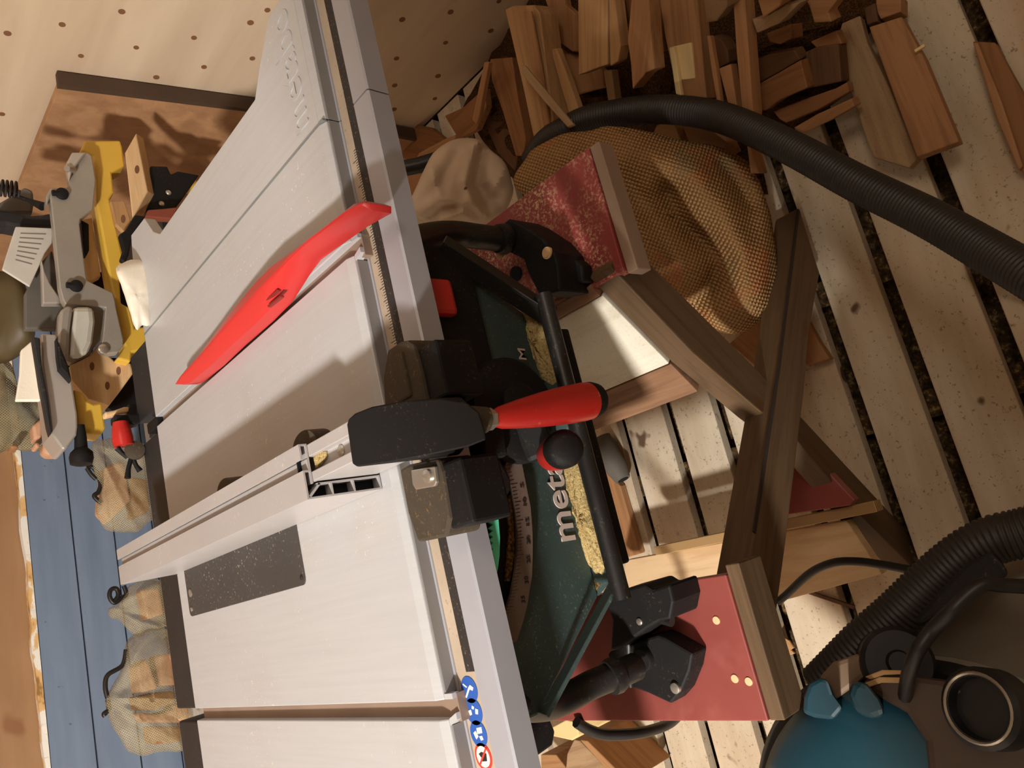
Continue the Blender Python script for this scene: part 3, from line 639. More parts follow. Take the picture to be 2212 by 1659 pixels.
# black stop discs standing on the right of the fence
for x, y in ((655, 955), (484, 1052)):
    p = PZ(x, y, TZ+.068); c = V((FX1+.001, p.y, 0)); n = 18
    P_ = [c+V((.017*sin(pi*k/n), .026*cos(pi*k/n), TZ+.048)) for k in range(n+1)]
    ob('fence_wheel', G().poly(P_, (0, 0, .020)), m_blackdusty, fence, bev=.001)
# ------------------------------------------------------------------ push stick
ps_px = [((388, 828), 0), ((395, 806), .0), ((440, 752), .004), ((500, 672), .006), ((555, 606), .010), ((585, 576), .012), ((640, 535), .012), ((700, 490), .012), ((745, 456), .012), ((765, 440), .010), ((788, 434), .004), ((806, 440), .002), ((806, 455), .002), ((762, 483), .0), ((700, 528), .0), ((660, 558), .0), ((640, 585), .0), ((600, 650), .0), ((560, 692), .0), ((500, 746), .0), ((455, 790), 0), ((412, 826), 0), ((398, 831), 0)]
g = G(); base = [PZ(x, y, TZ+.020+h) for (x, y), h in ps_px]; cxm = None
lowr = [V((p.x, p.y, TZ+.0012)) for p in base]
def mid(i):      # towards the spine of the stick
    n = len(base); j = n-1-i; return base[i].lerp(base[j], .42)
top2 = [mid(i)+V((0, 0, .009)) for i in range(len(base))]
R = [lowr, base, top2]
stick = ob('push_stick', G().rings(R), m_redstick, bev=.003, smooth=50, label='red plastic push stick lying along the right mitre slot of the saw table', cat='push stick')
for a_, b_ in (((566, 640), (592, 617)), ((573, 652), (603, 627)), ((582, 662), (610, 640))):
    ob('grip_rib', G().beam(PZ(*a_, TZ+.0245), PZ(*b_, TZ+.0265), (0, 0, 1), .005, .003), plastic('dark_red_rib', (130, 34, 32), .5), stick, bev=.001)
# ------------------------------------------------------------------ low stand of old boards
RZ = .55
stand = thing('saw_stand', 'low homemade trestle of brown timbers and red plywood boards carrying the table saw', 'trestle stand', (.12, .7, 0))
SB = 1.24
lp = [PZ(1653, 1558, RZ), PZ(1573, 1240, RZ)]; lp[0].y = lp[1].y = (lp[0].y+lp[1].y)/2
lfy = lp[0].y
slab('red_board', [V((lp[0].x, lfy, RZ)), V((lp[1].x, lfy, RZ)), V((lp[1].x, SB, RZ)), V((lp[0].x, SB, RZ))], (0, 0, -.018), m_red, stand)
rp = [PZ(1350, 583, RZ), PZ(1268, 320, RZ)]; rfy = (rp[0].y+rp[1].y)/2
sl_ = slab('red_board', [V((rp[0].x, rfy, RZ)), V((rp[1].x, rfy, RZ)), V((rp[1].x, SB, RZ)), V((rp[0].x-.005, SB, RZ))], (0, 0, -.018), m_redchip, stand); sl_['label'] = 'red board dusted with pale sawdust'
for x, y in ((1548, 1340), (1588, 1466), (1618, 1472)):
    ob('screw_hole', G().lathe(PZ(x, y, RZ), ZN, [(-.002, .0045), (.0012, .0045), (.0014, .002)]), m_pine, stand, smooth=40)
bar('front_batten', V((lp[0].x, lfy-.010, RZ-.026)), V((lp[1].x+.01, lfy-.010, RZ-.026)), (0, 0, 1), .048, .018, m_beam, stand)
bar('front_batten', V((rp[0].x-.004, rfy-.009, RZ-.020)), V((rp[1].x, rfy-.009, RZ-.016)), (0, 0, 1), .029, .016, plastic('grey_edge', (150, 124, 104), .7, 0, .3), stand)
# front cross: one brace from upper left to lower right, the other behind it
n2 = V((0, 1, -.0607)).normalized()
f2_ = [PN(x, y, V((0, .50, 0)), n2) for x, y in ((1727, 447), (1771, 591), (1749, 713), (1736, 859), (1700, 1159), (1655, 1500), (1590, 1395), (1628, 1159), (1683, 805))]
slab('cross_brace', f2_, (0, .048, 0), m_beam, stand, .003)
g = G(); q0, q1 = PN(1680, 805, V((0, .50, 0)), n2), PN(1724, 455, V((0, .50, 0)), n2); q2 = PN(1628, 1150, V((0, .50, 0)), n2)
for u_, v_ in ((q0, q1), (q2, q0)): g.beam(u_+V((0, -.0005, 0)), v_+V((0, -.0005, 0)), (1, 0, 1), .006, .002)
ob('brace_groove', g, plastic('dark_groove', (52, 40, 30), .8), stand)
Y1 = .535
f1_ = pixY([(1318, 575), (1340, 506), (1640, 803), (1998, 1188), (1968, 1222), (1852, 1104), (1722, 952), (1684, 920), (1642, 888), (1496, 762)], Y1)
slab('cross_brace', f1_, (0, .036, 0), m_beam, stand, .002)
d1 = (PY(1496, 762, Y1)-PY(1330, 588, Y1)).normalized()
# plain rear legs carrying the back of the boards
for x in (lp[0].x+.03, rp[1].x-.03): bar('rear_leg', V((x, SB-.05, 0)), V((x, SB-.05, RZ-.019)), (1, 0, 0), .05, .04, m_beam, stand)
bar('rear_batten', V((lp[0].x, SB-.012, RZ-.04)), V((rp[1].x, SB-.012, RZ-.04)), (0, 0, 1), .04, .02, m_beam, stand)
# boards lying along the right arm of the cross, facing up and left
e1 = d1 if d1.z < 0 else -d1
n1 = V((e1.z, 0, -e1.x)); n1 = n1 if n1.x < 0 else -n1
pt = PY(1330, 590, Y1); P0 = pt+n1*.0
def armpt(x, y): return PN(x, y, P0, n1)
o0 = armpt(1320, 628); up0 = (o0-P0).dot(e1)
def arm(s, Y, off=0): q = P0+e1*s+n1*off; q.y = Y; return q
def armboard(nm, sa, sb, mat, t=.02, off=0, y0=.575, y1=1.17, **kw):
    return slab(nm, [arm(sa, y0, off), arm(sb, y0, off), arm(sb, y1, off), arm(sa, y1, off)], n1*-t, mat, stand, **kw)
S_ = lambda x, y: (armpt(x, y)-P0).dot(e1)
sA, sB, sC, sD = S_(1322, 628), S_(1478, 772), S_(1512, 815), S_(1535, 838)
armboard('upper_board', max(S_(1300, 600), -.02), sA-.003, m_side, off=.004)
wb = armboard('white_board', sA, sB, m_white_paint); wb['label'] = 'white painted board'
armboard('lower_board', sB+.003, sD, m_side, .03, off=-.002)
m_oed = plastic('orange_board_edge', (190, 132, 92), .7)
for x, y in ((1338, 661), (1432, 758)):
    p = armpt(x, y); ob('screw_hole', G().lathe(p, n1, [(-.002, .0042), (.001, .0042), (.0012, .002)]), m_grey, wb, smooth=40)
fr = [PY(1499, 765, Y1+.035), PY(1499, 765, Y1+.001), PY(1643, 889, Y1+.001), PY(1643, 889, Y1+.035)]
ob('lit_edge', G().poly(fr, n1*.0015), m_litwood, stand)  # lamplit stretch of the brace face, put in as yellow wood
# board and ply strip along the lower left arm
slab('lower_board', pixZ([(1340, 1268), (1352, 1210), (1705, 1146), (1828, 1124), (1905, 1240), (1690, 1298)], .125)[:], (0, 0, -.022), wood('pale_lower_board', (220, 190, 150), (212, 178, 136), (186, 146, 104), 10, .6, 1.2), stand)
xa = PZ(1350, 1195, .15).x; a0_, a1_ = PZ(1348, 1195, .15), PZ(1832, 1105, .15)
g = G(); g.poly([V((a0_.x-.016, .492, .125)), V((a0_.x, .492, .125)), V((a0_.x, .492, .15)), V((a0_.x-.016, .492, .15))], (0, .42, 0)); ob('ply_strip', g, m_plyedge, stand, bev=.001)
rl = slab('red_board', pixZ([(1690, 925), (1724, 950), (1846, 1080), (1836, 1092), (1700, 1112), (1680, 1112)], .165), (0, 0, -.018), m_red, stand); rl['label'] = 'small red board low between the crossed braces'
# ------------------------------------------------------------------ things under and around the stand
noz = [PD(1290, 938, 1.30), PD(1318, 985, 1.29), PD(1336, 1018, 1.28), PD(1345, 1036, 1.28)]
nz_ = thing('hose_nozzle', 'grey rubber hose end lying on the floor under the table saw', 'hose nozzle', PZ(1320, 990, 0))
for i in range(4): noz[i].z = .03+.004*i; 
nzp = [PZ(1296, 950, .03), PZ(1318, 988, .03), PZ(1334, 1014, .03), PZ(1346, 1036, .03)]
ob('nozzle_body', G().tube(nzp, [.026, .026, .024, .017], 18), m_grey, nz_, smooth=50)
d = (nzp[3]-nzp[2]).normalized(); ob('nozzle_bore', G().cyl(nzp[3]-d*.001, nzp[3]+d*.0012, .012), m_hole, nz_)
def cable(nm, pts, r, label, cat, parent=None, mat=m_cable):
    o = ob(nm, G().tube(smoothpath(pts, 8), r, 8), mat, parent, smooth=60)
    if not parent: tag(o, label, cat)
    return o
cable('power_cable', [PD(1245, 1560, 1.0), PD(1275, 1578, 1.01), PD(1310, 1587, 1.02), PD(1360, 1586, 1.03), PD(1405, 1578, 1.05), PD(1445, 1563, 1.09), PD(1470, 1540, 1.16)], .0075, 'thick black cable loop hanging beside the left red board under the table saw', 'cable')
cable('power_lead', [PZ(1680, 1300, .26), PZ(1700, 1283, .26), PZ(1750, 1238, .27), PZ(1800, 1216, .28), PZ(1850, 1213, .285), PZ(1900, 1219, .29), PZ(1960, 1230, .30), PZ(2010, 1240, .31)], .0058, 'thin black power lead arching from behind the brace to the vacuum hose', 'cable')
# sack, polythene bag
sk = [(1112, 400), (1135, 345), (1160, 318), (1210, 298), (1280, 284), (1330, 280), (1400, 290), (1470, 308), (1540, 316), (1590, 335), (1625, 372), (1652, 420), (1666, 490), (1672, 560), (1670, 620), (1660, 665), (1630, 700), (1590, 722), (1550, 712), (1490, 660), (1400, 580), (1300, 500), (1190, 450)]
def skd(x, y):
    return (1.39-(x-1110)*.00022)
ob('burlap_sack', blob(sk, skd, .075, .014, 11, 34, .05, 5, 2, 1, [([(1370, 330), (1490, 372), (1560, 455), (1598, 545), (1606, 640)], .050, 44), ([(1440, 420), (1500, 500), (1560, 560), (1545, 610), (1505, 650)], -.040, 26), ([(1330, 345), (1420, 420), (1500, 470)], .018, 26), ([(1640, 400), (1650, 520), (1640, 620)], .018, 20), ([(1230, 330), (1330, 420), (1420, 540)], .016, 24), ([(1540, 670), (1600, 690), (1650, 660)], .018, 22), ([(1560, 350), (1625, 440)], -.02, 18)]), m_burlap, smooth=80, label='crumpled brown burlap sack on the floor between the red board and the offcut pile', cat='sack')
pb = [(884, 455), (902, 400), (930, 345), (968, 312), (1002, 300), (1034, 301), (1060, 325), (1092, 352), (1108, 400), (1104, 430), (1086, 462), (1062, 482), (1030, 495), (985, 492), (945, 490), (915, 480)]
ob('polythene_bag', blob(pb, 1.54, .07, .008, 12, 26, .06, 4, 5, 1, [([(1032, 303), (1020, 350), (1008, 392), (1022, 440), (1052, 470)], .022, 13), ([(1035, 330), (1030, 400), (1060, 430)], -.035, 20), ([(960, 470), (1000, 460), (1040, 488)], .02, 12), ([(930, 360), (950, 430), (1000, 440)], .014, 12), ([(900, 440), (950, 400), (985, 330)], -.012, 14), ([(1090, 370), (1060, 420), (1070, 460)], .014, 10), ([(930, 470), (980, 450)], -.014, 10)]), m_wbag, smooth=40, label='crumpled white polythene bag between the right wall and the table saw', cat='plastic bag')
p, q = PX(862, 372, 1.15), PD(945, 340, 1.62)
ob('black_pipe', G().tube([PD(855, 367, 1.60), PD(905, 357, 1.60), PD(960, 340, 1.60)], .017, 16), m_tube, smooth=50, label='black pipe lying behind the white polythene bag', cat='pipe')
# long suction hose
hp2 = [((1150, 345), 1.56), ((1180, 305), 1.50), ((1215, 283), 1.45), ((1255, 262), 1.42), ((1300, 250), 1.39), ((1370, 239), 1.35), ((1450, 237), 1.29), ((1530, 247), 1.24), ((1600, 269), 1.18), ((1720, 325), 1.09), ((1850, 395), 1.01), ((2000, 468), .93), ((2120, 535), .865), ((2240, 605), .80), ((2350, 672), .76)]
def hose(nm, pts, r, pitch, mat, parent=None, seg=18):
    sp = smoothpath(pts, 24); ln = [0]
    for i in range(1, len(sp)): ln.append(ln[-1]+(sp[i]-sp[i-1]).length)
    n = int(ln[-1]/pitch*4); out = []; j = 0
    for i in range(n+1):
        t = ln[-1]*i/n
        while j < len(ln)-2 and ln[j+1] < t: j += 1
        k = (t-ln[j])/max(1e-9, ln[j+1]-ln[j]); out.append(sp[j].lerp(sp[j+1], k))
    rr = [r*(1.0 if i % 4 in (0, 1) else .93) for i in range(n+1)]
    return ob(nm, G().tube(out, rr, seg), mat, parent, smooth=80)
tag(hose('suction_hose', [PD(*a, k) for a, k in hp2], .0245, .0055, m_hose), 'long ribbed black suction hose arching over the burlap sack and across the floor boards', 'hose')
# plug with its cable
pg = thing('cable_plug', 'black mains plug lying on the floor boards under the suction hose', 'plug', PZ(2130, 580, 0))
h_ = .045
ob('plug_body', G().tube([PZ(2096, 548, h_), PZ(2108, 556, h_), PZ(2128, 570, h_), PZ(2150, 588, h_), PZ(2176, 606, h_)], [.013, .017, .014, .010, .007], 14), m_black, pg, smooth=50)
ob('plug_pin', G().tube([PZ(2082, 538, h_), PZ(2098, 549, h_)], .0035, 8), m_steel, pg, smooth=50)
g = G(); g.beam(PZ(2108, 585, h_), PZ(2136, 553, h_), (0, 0, 1), .014, .014); ob('plug_grip', g, m_black, pg, bev=.004)
cable('plug_cord', [PZ(2174, 605, h_), PZ(2195, 620, h_-.01), PZ(2225, 645, .02), PZ(2290, 690, .008)], .0042, '', '', pg)
# ------------------------------------------------------------------ vacuum cleaner
VC = V((-.400, .386, 0)); ZV = lambda z: 1.29-(1.29-z)*.888
def PZ_(x, y, z): return PZ(x, y, ZV(z))
def pixZ_(L_, z): return pixZ(L_, ZV(z))
vac = thing('vacuum_cleaner', 'round workshop vacuum cleaner with teal head and black rim beside the stand', 'vacuum cleaner', VC)
ob('tank', G().lathe(VC, ZN, [(.02, .165), (.04, .18), (.40, .196), (.476, .200), (.479, .18)], 56), m_vtank, vac, smooth=40)
ob('rim', G().lathe(VC, ZN, [(ZV(z), r*.888) for z, r in ((.372, .222), (.374, .232), (.396, .234), (.404, .228), (.404, .20), (.38, .2))], 64), m_vrim, vac, smooth=30)
ob('head', G().lathe(VC, ZN, [(ZV(z), r*.888) for z, r in ((.40, .221), (.418, .217), (.436, .200), (.452, .165), (.462, .11), (.466, .05), (.467, .001))], 64), m_vteal, vac, smooth=60)
ob('front_panel', G().rings([pixZ_([(1860, 1470), (1945, 1455), (2040, 1468), (2130, 1500), (2240, 1570), (2260, 1700), (2010, 1700), (2000, 1600), (1960, 1540), (1890, 1500)], z) for z in (.395, .474)]), m_vdark, vac, bev=.006)
for i, q in enumerate(([(1737, 1505), (1748, 1476), (1772, 1463), (1790, 1470), (1800, 1500), (1822, 1530), (1800, 1555), (1760, 1550), (1735, 1540)], [(1832, 1500), (1840, 1478), (1852, 1468), (1874, 1478), (1900, 1510), (1915, 1545), (1885, 1555), (1850, 1540)])):
    ob('latch', G().rings([pixZ_(q, .415), pixZ_(q, .496)]), m_vteal, vac, bev=.006)
ob('handle', G().rings([[PZ_(x, y, z) for x, y in q] for q, z in (([(1768, 1466), (1800, 1430), (1850, 1413), (1895, 1418), (1898, 1440), (1866, 1465), (1835, 1490), (1800, 1515), (1790, 1490)], .40), ([(1768, 1466), (1800, 1430), (1850, 1413), (1895, 1418), (1898, 1440), (1866, 1465), (1835, 1490), (1800, 1515), (1790, 1490)], .445))]), plastic('taupe_plastic', (128, 104, 82), .5), vac, bev=.006)
c = PZ_(1934, 1432, .42); ob('castor', G().lathe(c, -ray(1934, 1432)+V((0, -.3, 0)), [(-.016, .030), (-.012, .034), (.012, .034), (.016, .030), (.016, .012), (.020, .010)], 26), m_vrim, vac, smooth=40)
c = PZ_(2125, 1530, .484); ax = V((.32, .16, .93))
inl = ob('inlet', G().lathe(c, ax, [(-.02, .033), (.006, .033), (.010, .029), (.009, .025), (-.002, .024), (-.002, .001)], 30), m_vrim, vac, smooth=40)
u_ = ax.orthogonal().normalized(); w_ = ax.normalized().cross(u_)
g = G(); g.rings([[c+ax.normalized()*(.010+.0016*sin(b_))+(u_*cos(k*pi/18)+w_*sin(k*pi/18))*(.0275+.0014*cos(b_)) for b_ in (0, pi/2, pi, 3*pi/2)] for k in range(36)], close=True)
ob('inlet_ring', g, m_steel, inl, smooth=60)
for k, q in enumerate(([(1868, 1462), (1905, 1447), (1962, 1448), (1965, 1456), (1910, 1458), (1880, 1468)], [(1862, 1478), (1900, 1462), (1962, 1464), (1965, 1476), (1905, 1475), (1868, 1488)])):
    ob('trim_strip', G().rings([pixZ_(q, .470), pixZ_(q, .478)]), plastic('tan_strip', (176, 138, 92), .6), vac, bev=.001)
hv = [PD(2300, 1125, .69), PD(2215, 1150, .71), PD(2150, 1165, .725), PD(2090, 1195, .74), PD(2020, 1250, .758), PD(1940, 1325, .775), PD(1870, 1385, .79), PD(1815, 1440, .803), PD(1775, 1480, .815)]
hose('hose', hv, .0236, .0055, m_hose, vac)
cable('cord', [PZ_(1955, 1505, .474), PZ_(1962, 1460, .50), PZ_(1980, 1410, .51), PZ_(2015, 1360, .50), PZ_(2055, 1320, .50), PZ_(2090, 1285, .49), PZ_(2125, 1262, .48), PZ_(2160, 1264, .47), PZ_(2230, 1268, .45), PZ_(2330, 1275, .4)], .0062, '', '', vac)
ob('hose_clip', G().rings([pixZ_([(1975, 1340), (2035, 1270), (2090, 1215), (2140, 1190), (2165, 1215), (2180, 1240), (2140, 1268), (2085, 1290), (2040, 1320), (1990, 1350)], z) for z in (.40, .432)]), m_black, vac, bev=.004)
# grey tray under the vacuum's hose
ob('grey_board', G().poly(pixZ([(1800, 1424), (1900, 1368), (2000, 1318), (2060, 1285), (2120, 1262), (2260, 1228), (2420, 1400), (2330, 1585), (2200, 1505), (2110, 1450), (1970, 1412), (1880, 1412)], .44), (0, 0, -.44)), plastic('dull_grey_lid', (120, 108, 94), .7, 0, .3, .06), bev=.006,
   label='pale grey plastic box standing on the floor next to the vacuum cleaner head', cat='box').name = 'storage_box'
# ------------------------------------------------------------------ small bits on the floor
def chip(px, z, t, tone, label):
    slab('wood_chip', pixZ(px, z), (0, 0, -t), WT[tone], None, .0008, label=label, cat='wood chip')
chip([(1668, 1372), (1682, 1370), (1704, 1384), (1715, 1400), (1708, 1404), (1717, 1412), (1697, 1418), (1682, 1412), (1670, 1396)], .006, .005, 'p', 'pale splintered wood chip on the bright floor boards left of the stand')
g = G(); g.beam(PZ(1748, 1279, .006), PZ(1846, 1312, .006), (0, 0, 1), .005, .006); ob('wood_splinter', g, WT['d'], label='thin dark wood splinter on the floor under the arching power lead', cat='wood splinter')
g = G(); g.beam(PZ(1470, 1242, .56), PZ(1460, 1256, .57), (0, 0, 1), .003, .003); 
g = G(); g.beam(PZ(1285, 1570, .006), PZ(1288, 1608, .006), (0, 0, 1), .004, .005); ob('wood_splinter', g, WT['d'], label='short dark wood splinter on the floor near the hanging black cable loop', cat='wood splinter')
# ------------------------------------------------------------------ mitre saw bench behind the table saw
MY = 1.52
def C1(L_): return [(.226*x, 280+.226*y) for x, y in L_]
def C2(L_): return [(.226*x, 650+.226*y) for x, y in L_]
def C3(L_): return [(.226*x, 900+.226*y) for x, y in L_]
def C4(L_): return [(.2646*x, 1220+.2646*y) for x, y in L_]
def wall(name, px, Y, t, mat, parent=None, bev=.003, **kw): return ob(name, G().poly(pixY(px, Y), (0, t, 0)), mat, parent, bev=bev, **kw)
ms = thing('mitre_saw', 'silver mitre saw with a cast fence and olive blade guard behind the table saw', 'mitre saw', (.75, 1.6, .72))
fpx = C1([(690, 215), (830, 215), (880, 250), (915, 480), (890, 760), (770, 850), (760, 900), (790, 1150), (830, 1440), (1080, 1560), (1102, 1640)])+C2([(1110, 60), (1180, 370), (1180, 430), (1130, 490), (1040, 500), (960, 470), (985, 330), (1010, 60), (660, 30), (625, 30)])+C1([(600, 1620), (570, 1500), (510, 900), (480, 650), (440, 740), (440, 640), (480, 560), (640, 550), (665, 520), (645, 300)])
fe = wall('fence', fpx, MY, .022, m_cast, ms, .004)
# bolts on the fence: black screws with turned heads
for x, y in ((590, 620), (725, 1500)):
    p = PY(*C1([(x, y)])[0], MY); g = G(); g.lathe(p+V((0, -.010, 0)), (0, 1, 0), [(0, .006), (.002, .011), (.010, .012)], 20); g.cyl(PY(*C1([(x-90, y-15)])[0], MY-.005), p+V((0, -.004, 0)), .006, 12)
    ob('fence_screw', g, m_black, fe, smooth=40)
wall('fence_end', C1([(690, 215), (830, 215), (740, 330), (700, 380), (665, 480), (645, 300)]), MY-.012, .014, m_cast2, fe, .003)
p = PY(*C1([(640, 370)])[0], MY-.015); ob('fence_stud', G().lathe(p, PY(*C1([(700, 385)])[0], MY)-p, [(0, .006), (.008, .008), (.02, .008)], 14), m_steel, fe, smooth=40)
ob('fence_screw', G().lathe(PY(*C2([(995, 455)])[0], MY-.006), (0, 1, 0), [(0, .007), (.002, .010), (.012, .010)]), m_steel, fe, smooth=40)
wall('gap_plate', C1([(775, 860), (880, 840), (900, 1000), (950, 1300), (965, 1400), (870, 1450), (830, 1440), (790, 1150), (765, 900)]), MY+.06, .02, m_pine, ms, .002)
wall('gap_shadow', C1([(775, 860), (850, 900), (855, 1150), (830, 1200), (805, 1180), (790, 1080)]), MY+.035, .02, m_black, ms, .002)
# turntable and long base
tc = PY(178, 722, MY+.02)
wall('base', C2([(390, 310), (545, 320), (555, 480), (570, 620), (690, 770), (740, 1080), (745, 1200), (735, 1280), (640, 1410), (600, 1420), (490, 1270), (460, 1000), (400, 600)]), MY-.03, .08, m_cast2, ms, .008)
wall('base_underside', C2([(540, 335), (600, 480), (660, 620), (690, 770), (570, 640), (552, 520)]), MY-.05, .05, m_black, ms, .004)
tp = C2([(690, 60), (890, 60), (905, 200), (880, 400), (830, 520), (690, 570), (655, 520), (665, 300)])
g = G(); g.rings([pixY(tp, MY-.02), pixY(tp, MY+.05)]); ob('turntable', g, plastic('milky_casting', (196, 194, 182), .4, .1), ms, bev=.012)
wall('turntable_rim', C2([(575, 90), (640, 40), (700, 50), (668, 300), (650, 560), (590, 600), (560, 500), (545, 380)]), MY-.028, .03, m_cast, ms, .008)
wall('extension_rail', C2([(310, 340), (385, 350), (400, 600), (455, 900), (500, 1240), (480, 1290), (455, 1200), (420, 1000), (380, 800)]), MY-.045, .02, m_darkrail, ms, .004)
wall('side_plate', C2([(200, 470), (300, 385), (345, 640), (390, 950), (150, 950), (190, 700)]), MY+.02, .012, m_white, ms, .002)
g = G(); hd_ = [PY(*q, MY-.02) for q in C2([(760, 1190), (770, 1300), (775, 1410), (780, 1450), (778, 1500), (776, 1560), (776, 1575)])]
ob('clamp_knob', g.tube(hd_, [.0085, .010, .011, .0185, .020, .018, .009], 20), m_black, ms, smooth=40)
dm = [(-60, 560), (0, 585), (44, 600), (68, 655), (76, 720), (64, 750), (30, 776), (0, 786), (-60, 790)]
ob('blade_guard', blob(dm, 1.78, .06, 0, 6, 7, .05, 3, 1), m_dome, ms, smooth=60)
wall('guard_mount', C1([(280, 1480), (390, 1270), (500, 1150), (600, 1600), (640, 1900), (240, 1900), (240, 1560)]), MY+.075, .02, m_grey, ms, .003)
wall('guard_bracket', C1([(400, 1240), (430, 1360), (480, 1470), (570, 1600), (600, 1659), (410, 1659)]), MY+.03, .02, m_cast2, ms, .003)
lb = wall('rating_plate', C1([(150, 925), (510, 940), (500, 1080), (430, 1180), (390, 1270), (285, 1500), (20, 1335), (60, 1200)]), MY+.05, .006, plastic('rating_label', (196, 190, 180), .4), ms, .002)
g = G()
for k in range(7):
    q = [PY(x, y, MY+.0495) for x, y in C1([(185-8*k+12, 985+42*k), (440-22*k, 992+48*k), (438-22*k, 1002+48*k), (183-8*k+12, 995+42*k)])]; g.poly(q, (0, .0003, 0))
ob('rating_print', g, plastic('grey_print', (120, 114, 106), .6), lb)
wall('pivot_arm', C1([(-60, 755), (110, 775), (250, 820), (400, 810), (490, 790), (520, 935), (160, 920), (60, 900), (-60, 900)]), MY+.07, .05, m_darkrail, ms, .006)
sp = []
for k in range(90):
    t = k/89; c = PY(-14+58*t, 405+6*t, MY+.06); a = t*2*pi*6.5; sp.append(c+V((.020*sin(a), -.006*sin(a), .020*cos(a))))
sp2 = [PY(-14+58*k/59, 404+10*k/59, MY+.05)+V((.019*cos(k/59*2*pi*6), .008*sin(k/59*2*pi*6), .004)) for k in range(60)]
sp2 = [PY(-20+62*k/119, 403+8*k/119+17*sin(k/119*2*pi*6.5), MY+.05+.014*cos(k/119*2*pi*6.5)) for k in range(120)]
ob('return_spring', G().tube(sp2, .0024, 7), m_ink, ms, smooth=60)
ob('spring_rod', G().tube([PY(20, 418, MY+.05), PY(60, 432, MY+.04), PY(92, 446, MY+.02)], [.004, .004, .009], 10), m_black, ms, smooth=60)
wall('motor_arm', C1([(-80, 700), (0, 690), (90, 640), (180, 600), (230, 540), (320, 580), (325, 700), (310, 800), (110, 800), (-80, 760)]), MY+.12, .04, m_grey, ms, .006)
# yellow stand arms
ys = thing('mitre_saw_stand', 'yellow steel stand carrying the silver mitre saw', 'saw stand', (.8, 1.6, .70))
wall('yellow_arm', C1([(775, 190), (810, 105), (1150, 100), (1170, 160), (1195, 345), (1070, 410), (1090, 600), (1050, 660), (1170, 1180), (1200, 1270), (1140, 1330), (1160, 1659)])+C2([(1240, 60), (1290, 260), (1400, 240), (1405, 450), (1260, 492), (1250, 585), (1115, 550), (1160, 490), (1195, 430), (1160, 330), (1100, 10)])+C1([(1060, 1480), (920, 680), (915, 480), (885, 250)]), MY+.025, .05, m_yel, ys, .004)
wall('yellow_arm', C2([(705, 840), (800, 880), (830, 950), (900, 985), (975, 970), (1010, 1210), (970, 1280), (760, 1260), (740, 1100)]), MY-.005, .05, m_yel, ys, .004)
wall('dark_shelf', C2([(600, 540), (1260, 540), (1345, 1090), (1250, 1090), (1100, 1090), (980, 990), (850, 940), (690, 800)]), MY+.105, .02, m_black, ys, .003)
wall('dark_shelf', C1([(840, 1380), (1000, 1350), (1290, 1250), (1310, 1900), (900, 1900)]), MY+.118, .02, m_black, ys, .003)
wall('saw_recess', C2([(650, 40), (1000, 60), (1000, 330), (900, 440), (860, 520), (700, 600), (600, 560)]), MY+.055, .02, m_cast, ms, .003)
g = G(); g.box(.45, .95, MY+.03, MY+.3, .70, .716); ob('stand_top', g, m_darkrail, ys)
for x in (.52, .98):
    for y in (1.58, 1.80): ob('stand_leg', G().tube([V((x, y, .70)), V((x+(.06 if x > .8 else -.06), y+(.05 if y > 1.7 else -.05), .0))], .016, 12), m_yel, ys, smooth=50)
# spruce blocks wedged under the mitre saw
wall('spruce_board', C2([(665, 620), (860, 520), (940, 420), (1060, 540), (1110, 585), (1250, 590), (1275, 690), (1160, 850), (1040, 1005), (980, 980), (850, 940), (690, 760)]), MY+.05, .05, m_pine, None, .003, label='knotty spruce board under the silver mitre saw base, left of the yellow arm corner', cat='board')
A = [PY(*q, MY-.01) for q in C1([(1192, 222), (1300, 32), (1412, 590), (1290, 812), (1262, 842)])]
ob('spruce_block', G().poly(A, PY(*C1([(1398, 34)])[0], MY+.0)-PY(*C1([(1300, 32)])[0], MY-.01)+V((0, .02, 0))), m_pine, bev=.002, label='short upright spruce block beside the yellow arm, above the black bracket', cat='wooden block')
wall('spruce_offcut', C1([(1055, 680), (1190, 680), (1262, 900), (1190, 985), (1108, 900)]), MY+.012, .012, WT['p'], None, .002, label='small spruce offcut with one dark knot against the yellow arm', cat='wooden block')
bk = thing('black_bracket', 'black steel bracket with two bright screws behind the saw extension', 'bracket', PY(370, 420, MY+.02))
wall('bracket_plate', C1([(1440, 345), (1600, 350), (1635, 425), (1700, 395), (1905, 432), (1760, 640), (1640, 800), (1440, 760), (1400, 790), (1380, 600)]), MY+.015, .014, m_black, bk, .003)
for x, y in ((1615, 595), (1550, 702)): ob('bracket_screw', G().lathe(PY(*C1([(x, y)])[0], MY+.012), (0, 1, 0), [(0, .004), (.002, .0062), (.006, .0062)], 16), m_steel, bk, smooth=40)
wall('red_batten', C1([(1420, 765), (1560, 755), (1700, 740), (1650, 850), (1390, 830), (1400, 790)]), MY-.01, .02, plastic('rust_red_wood', (134, 66, 46), .7), None, .002, label='rust red batten under the black bracket behind the saw extension', cat='batten')
wall('black_strap', C1([(1290, 812), (1390, 825), (1270, 1010), (1230, 1200), (1200, 1270), (1150, 1240), (1180, 1150), (1140, 1000), (1200, 960)]), MY-.02, .015, m_black, None, .003, label='black strap hanging below the upright spruce block', cat='strap')
def knots(par, pts, Y):
    for x, y in pts: ob('wood_knot', G().poly([PY(x+5*cos(k*pi/6), y+9*sin(k*pi/6), Y-.0006) for k in range(12)], (0, .0004, 0)), m_knot, par)
for o_ in [o for o in bpy.data.objects if o.name in ('spruce_board', 'spruce_block', 'spruce_offcut')]:
    knots(o_, {'spruce_board': [(199, 791), (256, 801), (232, 833)], 'spruce_block': [(296, 366)], 'spruce_offcut': [(266, 473)]}[o_.name], {'spruce_board': MY+.05, 'spruce_block': MY-.01, 'spruce_offcut': MY+.012}[o_.name])
